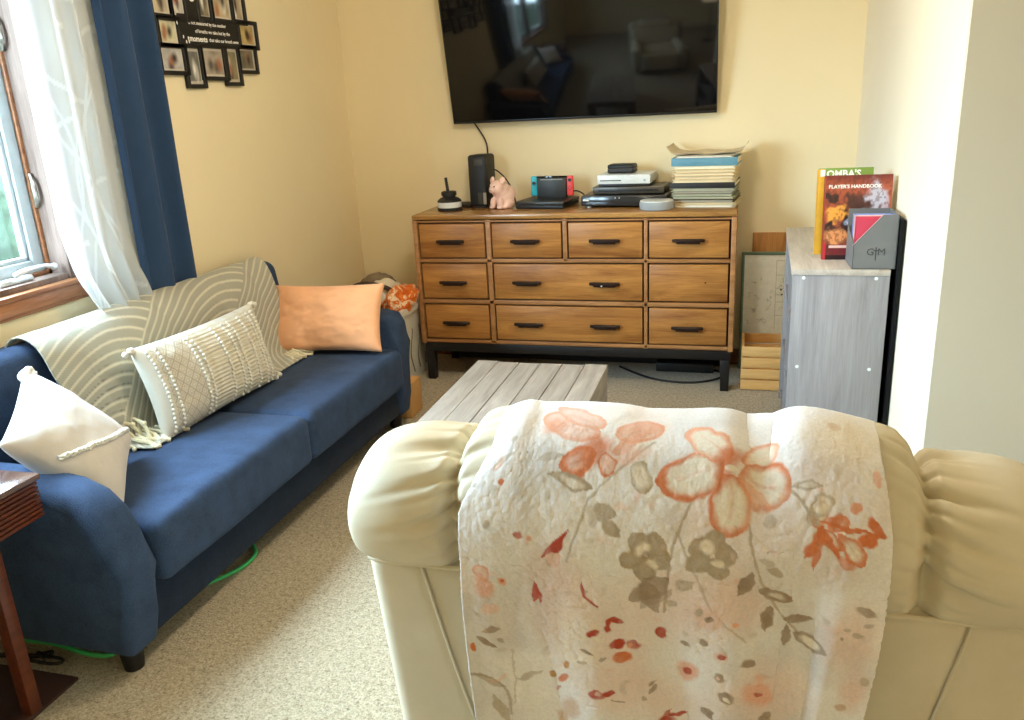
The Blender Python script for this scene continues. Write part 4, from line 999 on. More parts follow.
# ------------------------------------------------------------------ recliner surfaces (plain numpy)
RXC = -.069; RHW = .446; RPIN = .286
_ctrl = np.array([(.928, .808), (.892, .838), (.872, .893), (.880, .952), (.912, .996), (.965, 1.019), (1.03, 1.019), (1.09, .990), (1.125, .945), (1.13, .88), (1.10, .83), (1.02, .80)])
def _crom(P, n):
    m = len(P); t = np.linspace(0, m, n, endpoint=False); i = np.floor(t).astype(int); f = (t-i)[:, None]
    a, b, c, d = P[(i-1) % m], P[i % m], P[(i+1) % m], P[(i+2) % m]
    return .5*((2*b)+(-a+c)*f+(2*a-5*b+4*c-d)*f**2+(-a+3*b-3*c+d)*f**3)
NT = 240
_prof = _crom(_ctrl, NT)
_cy, _cz = 1.0, .905
def head_pt(s, k, wr=1.0):
    """s lateral offset from chair centre (array), k profile index array -> x,y,z"""
    py, pz = _prof[k % NT, 0], _prof[k % NT, 1]
    a = np.abs(s)
    d = a-RPIN
    pinch = np.exp(-(d/.011)**2)*.20+np.exp(-(d/.050)**2)*.08
    endr = np.clip((a-RPIN)/(RHW-RPIN), 0, 1)
    fend = (1-endr**3.4)**.42
    lat = 1-pinch
    side = 1/(1+np.exp(-(a-RPIN)/.012))
    centre = np.clip(1-(a/RPIN)**4, 0, 1)
    ang = np.arctan2(pz-_cz, -(py-_cy))
    ph = ang*9+np.sign(s)*1.3+a*26+1.1*np.sin(ang*3+a*14)
    fall = np.exp(-np.abs(d)/.055)*np.clip(1.3-np.abs(d)/.11, 0, 1)
    w1 = -.020*(.5+.5*np.cos(ph))**5*fall*(.35+.65*side)+.004*np.sin(ph*.5+1)*fall
    ph2 = ang*21+np.sign(s)*.6+a*55
    w1 = w1-.008*(.5+.5*np.cos(ph2))**4*np.exp(-np.abs(d)/.026)
    w1 = w1*wr*np.clip((pz-.80)/.06, 0, 1)
    fy = py-_cy; fz = pz-_cz
    r = np.sqrt(fy**2+fz**2)+1e-9
    wz = np.clip((fz+.07)/.14, 0, 1); wz = wz*wz*(3-2*wz)
    k_ = lat*(wz*(.42+.58*fend)+(1-wz)*(.66+.34*fend))
    y = _cy+fy*k_+fy/r*w1
    zt = -.034*side*np.clip((pz-.86)/.15, 0, 1)+.004*np.sin(s*11)*centre-.016*np.exp(-((s-.10)/.028)**2)*np.clip((pz-.9)/.1, 0, 1)
    z = _cz+fz*(wz*k_+(1-wz)*(.93+.07*fend))+zt+fz/r*w1
    return RXC+s, y, z
# blanket: from the front of the headrest, over the top, then hanging straight down behind
BX0, BX1 = -.331, .169
BNX, BNV = 430, 560
def blanket_grid():
    ks = np.arange(108, 33, -.5)
    i0 = np.floor(ks).astype(int); f = ks-i0
    x = np.linspace(BX0, BX1, BNX)
    s = x-RXC
    cols = []
    # lateral wobble of the two long edges
    S = np.repeat(s[:, None], len(ks), 1)
    K = np.repeat(i0[None, :], BNX, 0)
    X1, Y1, Z1 = head_pt(S, K, 0); X2, Y2, Z2 = head_pt(S, K+1, 0)
    Y = Y1*(1-f)+Y2*f; Z = Z1*(1-f)+Z2*f
    # keep pinched zones bridged by the cloth
    yc, zc = _cy, _cz
    r = np.hypot(Y-yc, Z-zc); rc = np.hypot(Y-yc, Z-zc)[BNX//2-40:BNX//2+40].mean(0)
    rr = np.maximum(r, rc*.95-.012*((S/.3)**2))
    th = np.arctan2(Z-zc, Y-yc)
    Y = yc+np.cos(th)*(rr+.012); Z = zc+np.sin(th)*(rr+.012)
    # hang down
    nh = BNV-Y.shape[1]
    zl = np.linspace(0, 1, nh+1)[1:]
    Yh = Y[:, -1:]+.0*zl; Z0 = Z[:, -1:]
    zend = .43
    Zh = Z0+(zend-Z0)*zl[None, :]
    drop = (Z0-Zh)
    Yh = Yh+.05*np.clip(drop, 0, .5)*np.ones_like(Zh)-.0*drop
    Y = np.concatenate([Y, Yh], 1); Z = np.concatenate([Z, Zh], 1)
    X = np.repeat(x[:, None], BNV, 1)
    h = np.clip((.93-Z)/.35, 0, 1)*(np.arange(BNV)[None, :] > 60)
    fold = .012*np.sin((X-.02)*38+Z*3)*h+.016*np.exp(-((X-.128+.03*h)/.016)**2)*h-.012*np.exp(-((X-.095+.03*h)/.018)**2)*h
    fold = fold+.010*np.exp(-((X+.335)/.012)**2)*h
    Y = Y-np.maximum(fold, -.004)
    top = (Z > .95)
    Z = Z+.006*np.exp(-((X+.285)/.028)**2)*np.clip((Z-.97)/.05, 0, 1)+.004*np.sin(X*26)*np.clip((Z-.97)/.05, 0, 1)
    uu = (x-BX0)/(BX1-BX0)
    e = np.clip(uu-.80, 0, 1)[:, None]/.2
    X = X-.016*e*h**1.5+.006*np.sin(Z*16)*e*h
    e2 = np.clip(.2-uu, 0, 1)[:, None]/.2
    X = X+.034*e2*np.clip((Z-.93)/.07, 0, 1)+.004*e2*np.sin(Z*14)-.010*e*np.clip((Z-.94)/.07, 0, 1)
    return X, Y, Z
MOTIFS = [('blob', (0.1282, 0.2834, 0.0367, 0.068, 0.0, 'PINK', 0.5, 0.7)),
('blob', (0.1783, 0.3351, 0.054, 0.068, 0.0, 'PINK', 0.4, 0.7)),
('blob', (0.2879, 0.2673, 0.0648, 0.051, 0.0, 'PINK', 0.5, 0.7)),
('blob', (0.2972, 0.1605, 0.0324, 0.034, 0.0, 'PINK', 0.3, 0.7)),
('blob', (0.1457, 0.3405, 0.0238, 0.0567, 0.0, 'FILL', 0.7, 0.7)),
('blob', (0.3823, 0.389, 0.0432, 0.0454, 0.0, 'PINK', 0.5, 0.7)),
('blob', (0.3438, 0.2598, 0.0324, 0.034, 0.0, 'PINK', 0.4, 0.7)),
('blob', (0.4697, 0.2974, 0.0259, 0.0454, 0.0, 'PINK', 0.55, 0.7)),
('blob', (0.4545, 0.0528, 0.0378, 0.034, 0.0, 'FILL', 0.8, 0.7)),
('blob', (0.4802, 0.3674, 0.0151, 0.0249, 0.0, 'PINK', 0.6, 0.7)),
('blob', (0.2249, 0.4137, 0.0648, 0.034, 0.0, 'PINK', 0.4, 0.7)),
('blob', (0.0688, 0.175, 0.0324, 0.0567, 0.0, 'TAN', 0.12, 0.7)),
('blob', (0.1084, 0.2716, 0.0238, 0.0454, 0.0, 'TAN', 0.2, 0.7)),
('blob', (0.3998, 0.2436, 0.0216, 0.068, 0.0, 'TAN', 0.15, 0.7)),
('blob', (0.4499, 0.1932, 0.0432, 0.034, 0.0, 'TAN', 0.18, 0.7)),
('blob', (0.373, 0.0889, 0.0432, 0.0284, 0.0, 'TAN', 0.15, 0.7)),
('stem', ([(0.2389, 0.0705), (0.2016, 0.1082), (0.1678, 0.138), (0.1515, 0.1799), (0.1399, 0.219)], 0.0017, 'TAN', 0.7)),
('stem', ([(0.3054, 0.1096), (0.2855, 0.1395), (0.2692, 0.1733), (0.2611, 0.2255), (0.2564, 0.2867)], 0.0019, 'TAN', 0.8)),
('stem', ([(0.2692, 0.1733), (0.2925, 0.2222), (0.3054, 0.2651), (0.3228, 0.2899), (0.3508, 0.3147)], 0.0016, 'TAN', 0.6)),
('stem', ([(0.3497, 0.1469), (0.3531, 0.1816), (0.3636, 0.2238), (0.3788, 0.2587), (0.3951, 0.2824), (0.4336, 0.3222)], 0.0019, 'TAN', 0.8)),
('stem', ([(0.3939, 0.1216), (0.4114, 0.138), (0.4196, 0.1574)], 0.0016, 'TAN', 0.8)),
('petal', (0.3287, 0.0963, 2.845, 0.0866, 0.027, 'OR', 'FILL', 0.95, 0.22)),
('petal', (0.331, 0.0963, -2.357, 0.0708, 0.0216, 'ORL', 'FILL', 0.95, 0.22)),
('petal', (0.3345, 0.0934, -0.561, 0.055, 0.0162, 'ORL', 'FILL', 0.95, 0.22)),
('petal', (0.3333, 0.0993, 0.359, 0.0635, 0.0292, 'OR', 'FILL', 0.95, 0.22)),
('petal', (0.3287, 0.1022, 1.571, 0.0744, 0.0248, 'OR', 'FILL', 0.95, 0.22)),
('leaf', (0.3357, 0.1067, 0.699, 0.0533, 0.0097, 'ORL', 0.6, 0)),
('blob', (0.324, 0.0874, 0.0173, 0.0113, -0.349, 'OR', 0.75, 0.5)),
('blob', (0.3228, 0.1052, 0.0086, 0.0159, 0.349, 'OR', 0.7, 0.5)),
('blob', (0.3298, 0.1022, 0.0065, 0.0045, 0.0, 'FILL', 0.9, 0.2)),
('petal', (0.1783, 0.0736, -2.74, 0.0911, 0.0194, 'ORL', 'PINK', 0.95, 0.22)),
('petal', (0.1737, 0.0889, 2.677, 0.0496, 0.0184, 'OR', 'PINK', 0.95, 0.4)),
('blob', (0.1678, 0.0889, 0.0216, 0.0159, -0.524, 'OR', 0.8, 0.5)),
('blob', (0.1142, 0.0544, 0.0173, 0.0113, -0.524, 'ORL', 0.8, 0.6)),
('petal', (0.1772, 0.0919, 0.973, 0.0268, 0.0108, 'OR', 'PINK', 0.95, 0.22)),
('petal', (0.1841, 0.0705, -0.39, 0.0681, 0.0173, 'ORL', 'PINK', 0.95, 0.22)),
('petal', (0.183, 0.0577, -2.67, 0.0798, 0.014, 'ORL', 'PINK', 0.8, 0.22)),
('leaf', (0.19, 0.0904, -0.71, 0.0552, 0.0097, 'ORL', 0.7, 0)),
('blob', (0.2249, 0.0495, 0.0238, 0.0102, -0.262, 'ORL', 0.6, 0.6)),
('blob', (0.2086, 0.0934, 0.0238, 0.0091, -0.436, 'ORL', 0.5, 0.6)),
('petal', (0.4196, 0.1637, -0.365, 0.0386, 0.0097, 'OR', 'FILL', 0.95, 0.35)),
('petal', (0.4196, 0.1637, 0.508, 0.0333, 0.0097, 'OR', 'FILL', 0.95, 0.35)),
('petal', (0.4196, 0.1637, -1.154, 0.0346, 0.0076, 'OR', 'FILL', 0.95, 0.35)),
('leaf', (0.4301, 0.1574, 2.076, 0.0409, 0.0065, 'OR', 0.95, 0)),
('leaf', (0.4277, 0.1574, 1.718, 0.0478, 0.0054, 'OR', 0.95, 0)),
('leaf', (0.4254, 0.1621, 0.924, 0.0348, 0.0065, 'OR', 0.95, 0)),
('leaf', (0.4219, 0.1529, 0.133, 0.0694, 0.0032, 'OR', 0.95, 0)),
('leaf', (0.4592, 0.175, -0.561, 0.0331, 0.0054, 'OR', 0.95, 0)),
('blob', (0.4837, 0.1529, 0.0097, 0.0068, 0.873, 'OR', 0.9, 0.2)),
('blob', (0.4732, 0.1685, 0.0086, 0.0068, 0.0, 'OR', 0.95, 0.2)),
('blob', (0.4301, 0.1701, 0.0108, 0.0068, 1.047, 'OR', 0.9, 0.2)),
('blob', (0.4172, 0.1816, 0.0097, 0.0068, -0.524, 'OR', 0.9, 0.2)),
('blob', (0.4662, 0.135, 0.0086, 0.0057, -0.698, 'ORL', 0.9, 0.2)),
('petal', (0.4464, 0.1605, 0.953, 0.0442, 0.0097, 'OR', 'FILL', 0.9, 0.35)),
('blob', (0.4534, 0.1932, 0.0108, 0.0057, 0.524, 'OR', 0.6, 0.2)),
('blob', (0.4429, 0.1529, 0.0065, 0.0113, 0.524, 'OR', 0.8, 0.2)),
('leaf', (0.1702, 0.1306, -2.926, 0.0561, 0.0108, 'TAN', 0.9, 0.8)),
('leaf', (0.1807, 0.1653, -1.733, 0.0217, 0.0065, 'TAN', 0.6, 0)),
('leaf', (0.2005, 0.159, -2.75, 0.0278, 0.0086, 'TAN', 0.8, 0)),
('leaf', (0.2028, 0.1832, -2.288, 0.0301, 0.0097, 'TAN', 0.85, 0)),
('blob', (0.1713, 0.1605, 0.0076, 0.0113, 0.175, 'TAN', 0.4, 0.2)),
('petal', (0.2366, 0.1365, -2.025, 0.0398, 0.013, 'TAN', 'FILL', 0.8, 0.3)),
('leaf', (0.1317, 0.0948, 2.885, 0.0409, 0.0054, 'TAN', 0.5, 0)),
('blob', (0.028, 0.1126, 0.0108, 0.0057, -0.873, 'PINK', 0.9, 0.2)),
('blob', (0.0443, 0.0799, 0.0065, 0.0045, 0.0, 'TAN', 0.6, 0.2)),
('leaf', (0.0583, 0.0919, 2.562, 0.0488, 0.0043, 'TAN', 0.5, 0)),
('blob', (0.042, 0.1321, 0.0054, 0.0045, 0.0, 'OR', 0.8, 0.2)),
('blob', (0.0326, 0.1395, 0.0054, 0.0034, 0.0, 'TAN', 0.5, 0.2)),
('blob', (0.0781, 0.1916, 0.0076, 0.0057, -0.698, 'RED', 0.75, 0.2)),
('blob', (0.0932, 0.1932, 0.0032, 0.0045, 0.0, 'ORL', 0.8, 0.2)),
('blob', (0.0396, 0.1849, 0.0043, 0.0057, 0.0, 'TAN', 0.6, 0.2)),
('leaf', (0.1399, 0.1816, 2.252, 0.0481, 0.0065, 'RED', 0.85, 0)),
('blob', (0.1282, 0.1982, 0.0086, 0.0068, -0.873, 'RED', 0.85, 0.2)),
('petal', (0.1305, 0.2031, 1.983, 0.0262, 0.0086, 'PINK', 'PINK', 0.95, 0.22)),
('petal', (0.2343, 0.2031, 0.297, 0.0328, 0.014, 'TAN', 'TAN', 0.9, 0.5)),
('petal', (0.2343, 0.2031, 1.633, 0.0384, 0.014, 'TAN', 'TAN', 0.9, 0.5)),
('petal', (0.2343, 0.2031, 2.8, 0.0334, 0.014, 'TAN', 'TAN', 0.9, 0.5)),
('petal', (0.2343, 0.2031, -2.217, 0.0291, 0.014, 'TAN', 'TAN', 0.9, 0.5)),
('petal', (0.2343, 0.2031, -0.897, 0.0317, 0.014, 'TAN', 'TAN', 0.9, 0.5)),
('petal', (0.31, 0.1982, -0.117, 0.0282, 0.013, 'TAN', 'TAN', 0.9, 0.55)),
('petal', (0.31, 0.1982, 1.276, 0.032, 0.013, 'TAN', 'TAN', 0.9, 0.55)),
('petal', (0.31, 0.1982, 2.438, 0.0321, 0.013, 'TAN', 'TAN', 0.9, 0.55)),
('petal', (0.31, 0.1982, -2.592, 0.0287, 0.013, 'TAN', 'TAN', 0.9, 0.55)),
('petal', (0.31, 0.1982, -1.271, 0.0277, 0.013, 'TAN', 'TAN', 0.9, 0.55)),
('blob', (0.2284, 0.1965, 0.0097, 0.0068, -0.349, 'FILL', 0.95, 0.4)),
('blob', (0.2424, 0.2159, 0.0076, 0.0057, 0.175, 'FILL', 0.9, 0.4)),
('blob', (0.3042, 0.1899, 0.0086, 0.0068, 0.349, 'FILL', 0.95, 0.4)),
('blob', (0.3159, 0.2079, 0.0076, 0.0045, 0.0, 'FILL', 0.9, 0.4)),
('blob', (0.2343, 0.2031, 0.0054, 0.0057, 0.0, 'TAND', 0.6, 0.2)),
('leaf', (0.2611, 0.2338, 2.433, 0.063, 0.0184, 'TAND', 0.75, 0)),
('leaf', (0.2273, 0.2414, 1.123, 0.0538, 0.0151, 'TAND', 0.7, 0)),
('leaf', (0.2657, 0.249, 2.396, 0.0539, 0.0097, 'TAND', 0.5, 0)),
('blob', (0.2797, 0.2436, 0.0108, 0.0091, 0.0, 'TAN', 0.7, 0.2)),
('blob', (0.2657, 0.2705, 0.0065, 0.0057, 0.0, 'TAN', 0.6, 0.2)),
('leaf', (0.3566, 0.2174, 1.958, 0.04, 0.0108, 'TAND', 0.9, 0)),
('leaf', (0.366, 0.2425, 0.359, 0.0398, 0.0108, 'TAND', 0.9, 0.6)),
('leaf', (0.3776, 0.2651, 1.784, 0.033, 0.0097, 'TAND', 0.9, 0)),
('leaf', (0.3928, 0.2824, -0.127, 0.0341, 0.0076, 'TAND', 0.9, 0)),
('leaf', (0.3951, 0.2888, 1.534, 0.0323, 0.0076, 'TAND', 0.85, 0)),
('leaf', (0.4056, 0.2985, 0.465, 0.0482, 0.0108, 'TAND', 0.75, 1)),
('blob', (0.3811, 0.2143, 0.0108, 0.0045, 0.349, 'TAN', 0.8, 0.2)),
('blob', (0.373, 0.2031, 0.0086, 0.0045, 0.349, 'TAN', 0.5, 0.2)),
('leaf', (0.3951, 0.1186, -0.086, 0.0351, 0.0076, 'TAN', 0.8, 0.6)),
('petal', (0.4126, 0.1454, -0.527, 0.0324, 0.0097, 'TAN', 'FILL', 0.7, 0.3)),
('leaf', (0.4126, 0.1454, 0.816, 0.0187, 0.0086, 'TAN', 0.6, 0)),
('blob', (0.4802, 0.2565, 0.013, 0.0057, 0.087, 'TAND', 0.7, 0.2)),
('blob', (0.4872, 0.2727, 0.0043, 0.0034, 0.0, 'TAND', 0.5, 0.2)),
('blob', (0.4767, 0.2888, 0.0065, 0.0034, 0.175, 'TAN', 0.7, 0.2)),
('blob', (0.4639, 0.2802, 0.0043, 0.0023, 0.349, 'TAN', 0.6, 0.2)),
('blob', (0.4592, 0.2931, 0.0022, 0.0023, 0.0, 'TAND', 0.7, 0.2)),
('blob', (0.3718, 0.1514, 0.0086, 0.0068, 0.0, 'TAN', 0.5, 0.2)),
('petal', (0.0303, 0.2705, -1.724, 0.0229, 0.0108, 'ORL', 'PINK', 0.95, 0.22)),
('blob', (0.0291, 0.2781, 0.0119, 0.0159, 0.0, 'ORL', 0.8, 0.4)),
('blob', (0.0536, 0.2662, 0.0065, 0.0057, 0.524, 'ORL', 0.9, 0.4)),
('blob', (0.0548, 0.2651, 0.0032, 0.0023, 0.0, 'RED', 0.7, 0.2)),
('blob', (0.035, 0.3104, 0.0108, 0.0102, 0.0, 'PINK', 0.8, 0.2)),
('leaf', (0.0921, 0.2942, -1.453, 0.0391, 0.0043, 'RED', 0.95, 0)),
('leaf', (0.1026, 0.2931, -1.758, 0.0318, 0.0043, 'RED', 0.9, 0)),
('stem', ([(0.1562, 0.2511), (0.1573, 0.2651), (0.1632, 0.2748), (0.1748, 0.2824)], 0.0019, 'RED', 0.9)),
('leaf', (0.021, 0.3491, -0.362, 0.0274, 0.0043, 'TAND', 0.8, 0)),
('leaf', (0.0175, 0.3599, 0.389, 0.0227, 0.0054, 'TAND', 0.9, 0)),
('leaf', (0.0396, 0.3556, 0.741, 0.0127, 0.0032, 'TAND', 0.6, 0)),
('blob', (0.0105, 0.375, 0.0054, 0.0045, 1.047, 'OR', 0.9, 0.2)),
('leaf', (0.0058, 0.4127, 0.518, 0.0457, 0.0065, 'TAN', 0.7, 0)),
('leaf', (0.0268, 0.4439, 1.162, 0.0529, 0.0086, 'TAN', 0.7, 0)),
('stem', ([(0.0035, 0.4159), (0.0326, 0.418), (0.049, 0.4428), (0.049, 0.4794)], 0.0022, 'TAND', 0.6)),
('leaf', (0.0583, 0.4224, -0.503, 0.0492, 0.0043, 'TAN', 0.6, 0)),
('stem', ([(0.0583, 0.3728), (0.0583, 0.418), (0.0548, 0.46)], 0.0015, 'TAN', 0.5)),
('blob', (0.1841, 0.3136, 0.0065, 0.0045, 4.712, 'RED', 0.9, 0.2)),
('blob', (0.1865, 0.3039, 0.0065, 0.0045, 5.498, 'RED', 0.9, 0.2)),
('blob', (0.1946, 0.2996, 0.0065, 0.0045, 6.283, 'RED', 0.9, 0.2)),
('blob', (0.2005, 0.3018, 0.0065, 0.0045, 6.807, 'RED', 0.9, 0.2)),
('blob', (0.169, 0.3244, 0.0076, 0.0057, -0.349, 'RED', 0.95, 0.2)),
('blob', (0.197, 0.3384, 0.0086, 0.0068, -0.349, 'RED', 0.9, 0.2)),
('blob', (0.2168, 0.3384, 0.0108, 0.0068, 0.524, 'RED', 0.85, 0.2)),
('blob', (0.204, 0.3588, 0.013, 0.0091, 0.0, 'OR', 0.9, 0.2)),
('blob', (0.2133, 0.3405, 0.0043, 0.0045, 0.0, 'ORL', 0.9, 0.2)),
('blob', (0.1725, 0.3308, 0.0043, 0.0034, 0.0, 'FILL', 0.9, 0.2)),
('leaf', (0.1515, 0.3481, 0.515, 0.0175, 0.0043, 'TAND', 0.8, 0)),
('leaf', (0.176, 0.3653, -0.875, 0.0126, 0.0032, 'TAND', 0.7, 0)),
('leaf', (0.1457, 0.3717, -0.071, 0.014, 0.0022, 'TAN', 0.7, 0)),
('blob', (0.2529, 0.3168, 0.0076, 0.0057, -0.524, 'RED', 0.95, 0.2)),
('blob', (0.1119, 0.403, 0.0054, 0.0045, 0.0, 'OCH', 0.9, 0.2)),
('blob', (0.1352, 0.3814, 0.0043, 0.0057, 0.524, 'OCH', 0.9, 0.2)),
('blob', (0.1294, 0.4051, 0.0108, 0.0045, -0.698, 'OR', 0.85, 0.2)),
('blob', (0.12, 0.4234, 0.0043, 0.0034, -0.698, 'RED', 0.6, 0.2)),
('blob', (0.1375, 0.4493, 0.0097, 0.0159, 0.0, 'OCH', 0.55, 0.5)),
('blob', (0.1247, 0.4687, 0.0076, 0.0113, 0.349, 'OCH', 0.55, 0.5)),
('blob', (0.1725, 0.417, 0.0086, 0.0068, 0.0, 'RED', 0.8, 0.2)),
('blob', (0.1865, 0.4127, 0.0086, 0.0045, -0.349, 'RED', 0.9, 0.2)),
('blob', (0.1737, 0.4159, 0.0032, 0.0034, 0.0, 'PINK', 0.8, 0.2)),
('stem', ([(0.19, 0.4234), (0.2051, 0.4267)], 0.0014, 'TAND', 0.8)),
('leaf', (0.2389, 0.4159, -1.184, 0.0186, 0.0032, 'TAND', 0.7, 0)),
('blob', (0.2308, 0.4224, 0.0043, 0.0034, 0.0, 'TAND', 0.6, 0.2)),
('blob', (0.2622, 0.4514, 0.0108, 0.0057, -0.175, 'RED', 0.8, 0.2)),
('leaf', (0.2622, 0.445, -0.383, 0.0289, 0.0043, 'RED', 0.9, 0)),
('leaf', (0.2506, 0.459, -0.989, 0.0297, 0.0032, 'RED', 0.7, 0)),
('blob', (0.3112, 0.2888, 0.0151, 0.0159, 0.0, 'PINK', 0.7, 0.35)),
('blob', (0.3112, 0.2888, 0.0043, 0.0045, 0.0, 'TAND', 0.85, 0.2)),
('blob', (0.2855, 0.3696, 0.013, 0.0136, 0.0, 'ORL', 0.7, 0.35)),
('blob', (0.2855, 0.3696, 0.0043, 0.0045, 0.0, 'RED', 0.85, 0.2)),
('blob', (0.366, 0.39, 0.0162, 0.017, 0.0, 'ORL', 0.7, 0.35)),
('blob', (0.366, 0.39, 0.0043, 0.0045, 0.0, 'RED', 0.85, 0.2)),
('blob', (0.2995, 0.2802, 0.0086, 0.0091, 0.0, 'PINK', 0.7, 0.35)),
('blob', (0.2995, 0.2802, 0.0043, 0.0045, 0.0, 'TAN', 0.85, 0.2)),
('blob', (0.324, 0.3394, 0.0076, 0.0079, 0.0, 'PINK', 0.7, 0.35)),
('blob', (0.324, 0.3394, 0.0043, 0.0045, 0.0, 'RED', 0.85, 0.2)),
('blob', (0.3042, 0.3222, 0.0054, 0.0045, 0.349, 'TAND', 0.8, 0.2)),
('blob', (0.2832, 0.3276, 0.0043, 0.0036, 0.349, 'TAND', 0.8, 0.2)),
('blob', (0.3228, 0.3696, 0.0065, 0.0054, 0.349, 'TAND', 0.8, 0.2)),
('blob', (0.3333, 0.3976, 0.0097, 0.0082, 0.349, 'TAND', 0.8, 0.2)),
('blob', (0.3555, 0.3459, 0.0076, 0.0064, 0.349, 'TAND', 0.8, 0.2)),
('blob', (0.3741, 0.4277, 0.0065, 0.0054, 0.349, 'TAND', 0.8, 0.2)),
('blob', (0.3788, 0.4224, 0.0054, 0.0045, 0.349, 'TAND', 0.8, 0.2)),
('blob', (0.3124, 0.4267, 0.0065, 0.0054, 0.349, 'TAND', 0.8, 0.2)),
('blob', (0.3345, 0.3997, 0.0032, 0.0034, 0.0, 'FILL', 0.9, 0.2)),
('blob', (0.3228, 0.3707, 0.0022, 0.0023, 0.0, 'PINK', 0.9, 0.2)),
('blob', (0.338, 0.2304, 0.0032, 0.0034, 0.0, 'PINK', 0.9, 0.2)),
('blob', (0.3368, 0.2921, 0.0032, 0.0034, 0.0, 'ORL', 0.8, 0.2)),
('leaf', (0.3019, 0.4224, 0.606, 0.0226, 0.0054, 'TAND', 0.8, 0)),
('leaf', (0.2366, 0.4051, -1.005, 0.0153, 0.0022, 'TAND', 0.7, 0)),
('blob', (0.4685, 0.3911, 0.0076, 0.0045, -0.175, 'OCH', 0.5, 0.2)),
('blob', (0.4907, 0.3502, 0.0054, 0.0057, 0.0, 'TAN', 0.5, 0.2)),
('blob', (0.4918, 0.1022, 0.0043, 0.0091, 0.349, 'ORL', 0.7, 0.2)),
('blob', (0.4452, 0.038, 0.0065, 0.0068, 0.0, 'OCH', 0.35, 0.2)),
('blob', (0.1399, 0.2651, 0.0056, 0.0036, 1.966, 'TAN', 0.2895678684390115, 0.5)),
('blob', (0.4429, 0.2047, 0.0068, 0.0027, 2.253, 'ORL', 0.23119768156810905, 0.5)),
('blob', (0.4231, 0.135, 0.0042, 0.0044, 1.225, 'TAN', 0.30799521310348593, 0.5)),
('blob', (0.0443, 0.375, 0.0071, 0.003, 0.097, 'TAN', 0.25236974482633073, 0.5)),
('blob', (0.3695, 0.375, 0.0079, 0.0044, 1.241, 'ORL', 0.3899462504831276, 0.5)),
('blob', (0.0909, 0.1998, 0.0035, 0.0034, 0.81, 'ORL', 0.3381123239953929, 0.5)),
('blob', (0.4207, 0.1916, 0.0086, 0.0036, 1.678, 'ORL', 0.2835905020316557, 0.5)),
('blob', (0.4487, 0.2834, 0.0093, 0.0042, 3.113, 'PINK', 0.3156124436928221, 0.5)),
('blob', (0.183, 0.2587, 0.0069, 0.0025, 2.059, 'TAN', 0.19978808935613745, 0.5)),
('blob', (0.0396, 0.418, 0.0097, 0.0025, 2.515, 'ORL', 0.371186924295234, 0.5)),
('blob', (0.0291, 0.2354, 0.0059, 0.0025, 1.901, 'TAN', 0.2257853353110204, 0.5)),
('blob', (0.3065, 0.2522, 0.0092, 0.0029, 0.741, 'TAN', 0.20670761497337492, 0.5)),
('blob', (0.0548, 0.305, 0.0034, 0.0027, 1.282, 'TAN', 0.16373571748379812, 0.5)),
('blob', (0.028, 0.4245, 0.0053, 0.0044, 2.817, 'ORL', 0.22549034095491988, 0.5)),
('blob', (0.4266, 0.1799, 0.0089, 0.0038, 0.322, 'TAN', 0.2407336349606612, 0.5)),
('blob', (0.3625, 0.1321, 0.0052, 0.0045, 1.637, 'TAN', 0.12320809618198134, 0.5)),
('blob', (0.2261, 0.2738, 0.0034, 0.0037, 1.986, 'TAN', 0.29738919776421424, 0.5)),
('blob', (0.1888, 0.1866, 0.0092, 0.0036, 0.876, 'ORL', 0.12621109131742678, 0.5)),
('blob', (0.0455, 0.3394, 0.0095, 0.0028, 1.434, 'TAN', 0.16967788593402075, 0.5)),
('blob', (0.1072, 0.3653, 0.0087, 0.0029, 2.473, 'TAN', 0.3362365554843539, 0.5)),
('blob', (0.0303, 0.2953, 0.008, 0.003, 0.699, 'TAN', 0.18683464953139572, 0.5)),
('blob', (0.1166, 0.2238, 0.0078, 0.0025, 1.011, 'TAN', 0.30897967125021586, 0.5)),
('blob', (0.1282, 0.3825, 0.0095, 0.0024, 2.331, 'PINK', 0.3677715161379609, 0.5)),
('blob', (0.2424, 0.1439, 0.004, 0.0035, 0.599, 'PINK', 0.3618437284082606, 0.5)),
('blob', (0.1876, 0.376, 0.0038, 0.0037, 1.852, 'ORL', 0.20174400944375495, 0.5)),
('blob', (0.3939, 0.1469, 0.0055, 0.0032, 1.319, 'ORL', 0.12995239300855596, 0.5)),
('blob', (0.2249, 0.1365, 0.0063, 0.0042, 1.956, 'ORL', 0.2764840199503684, 0.5)),
('blob', (0.4837, 0.291, 0.0034, 0.0033, 2.367, 'TAN', 0.27228109371289044, 0.5)),
('blob', (0.4487, 0.3513, 0.0088, 0.0045, 0.377, 'PINK', 0.13262150682390073, 0.5)),
('blob', (0.4487, 0.2878, 0.0092, 0.0043, 2.826, 'TAN', 0.12368045907239161, 0.5)),
('blob', (0.373, 0.1111, 0.0052, 0.0038, 1.649, 'ORL', 0.13490905480781112, 0.5)),
('blob', (0.4464, 0.0978, 0.0041, 0.0045, 1.7, 'TAN', 0.21851565645504661, 0.5)),
('blob', (0.1189, 0.2651, 0.0085, 0.0027, 2.487, 'PINK', 0.35057965351500264, 0.5)),
('blob', (0.0186, 0.3222, 0.0088, 0.0024, 0.853, 'TAN', 0.2930649476322124, 0.5)),
('blob', (0.2704, 0.0814, 0.0053, 0.0041, 2.692, 'PINK', 0.13293175902139653, 0.5)),
('blob', (0.0431, 0.2565, 0.0035, 0.0039, 1.619, 'ORL', 0.20845094832756866, 0.5)),
('blob', (0.1807, 0.1866, 0.0074, 0.0036, 1.134, 'PINK', 0.396646371275614, 0.5)),
('blob', (0.2308, 0.1126, 0.0033, 0.0039, 2.498, 'PINK', 0.13202923554567156, 0.5)),
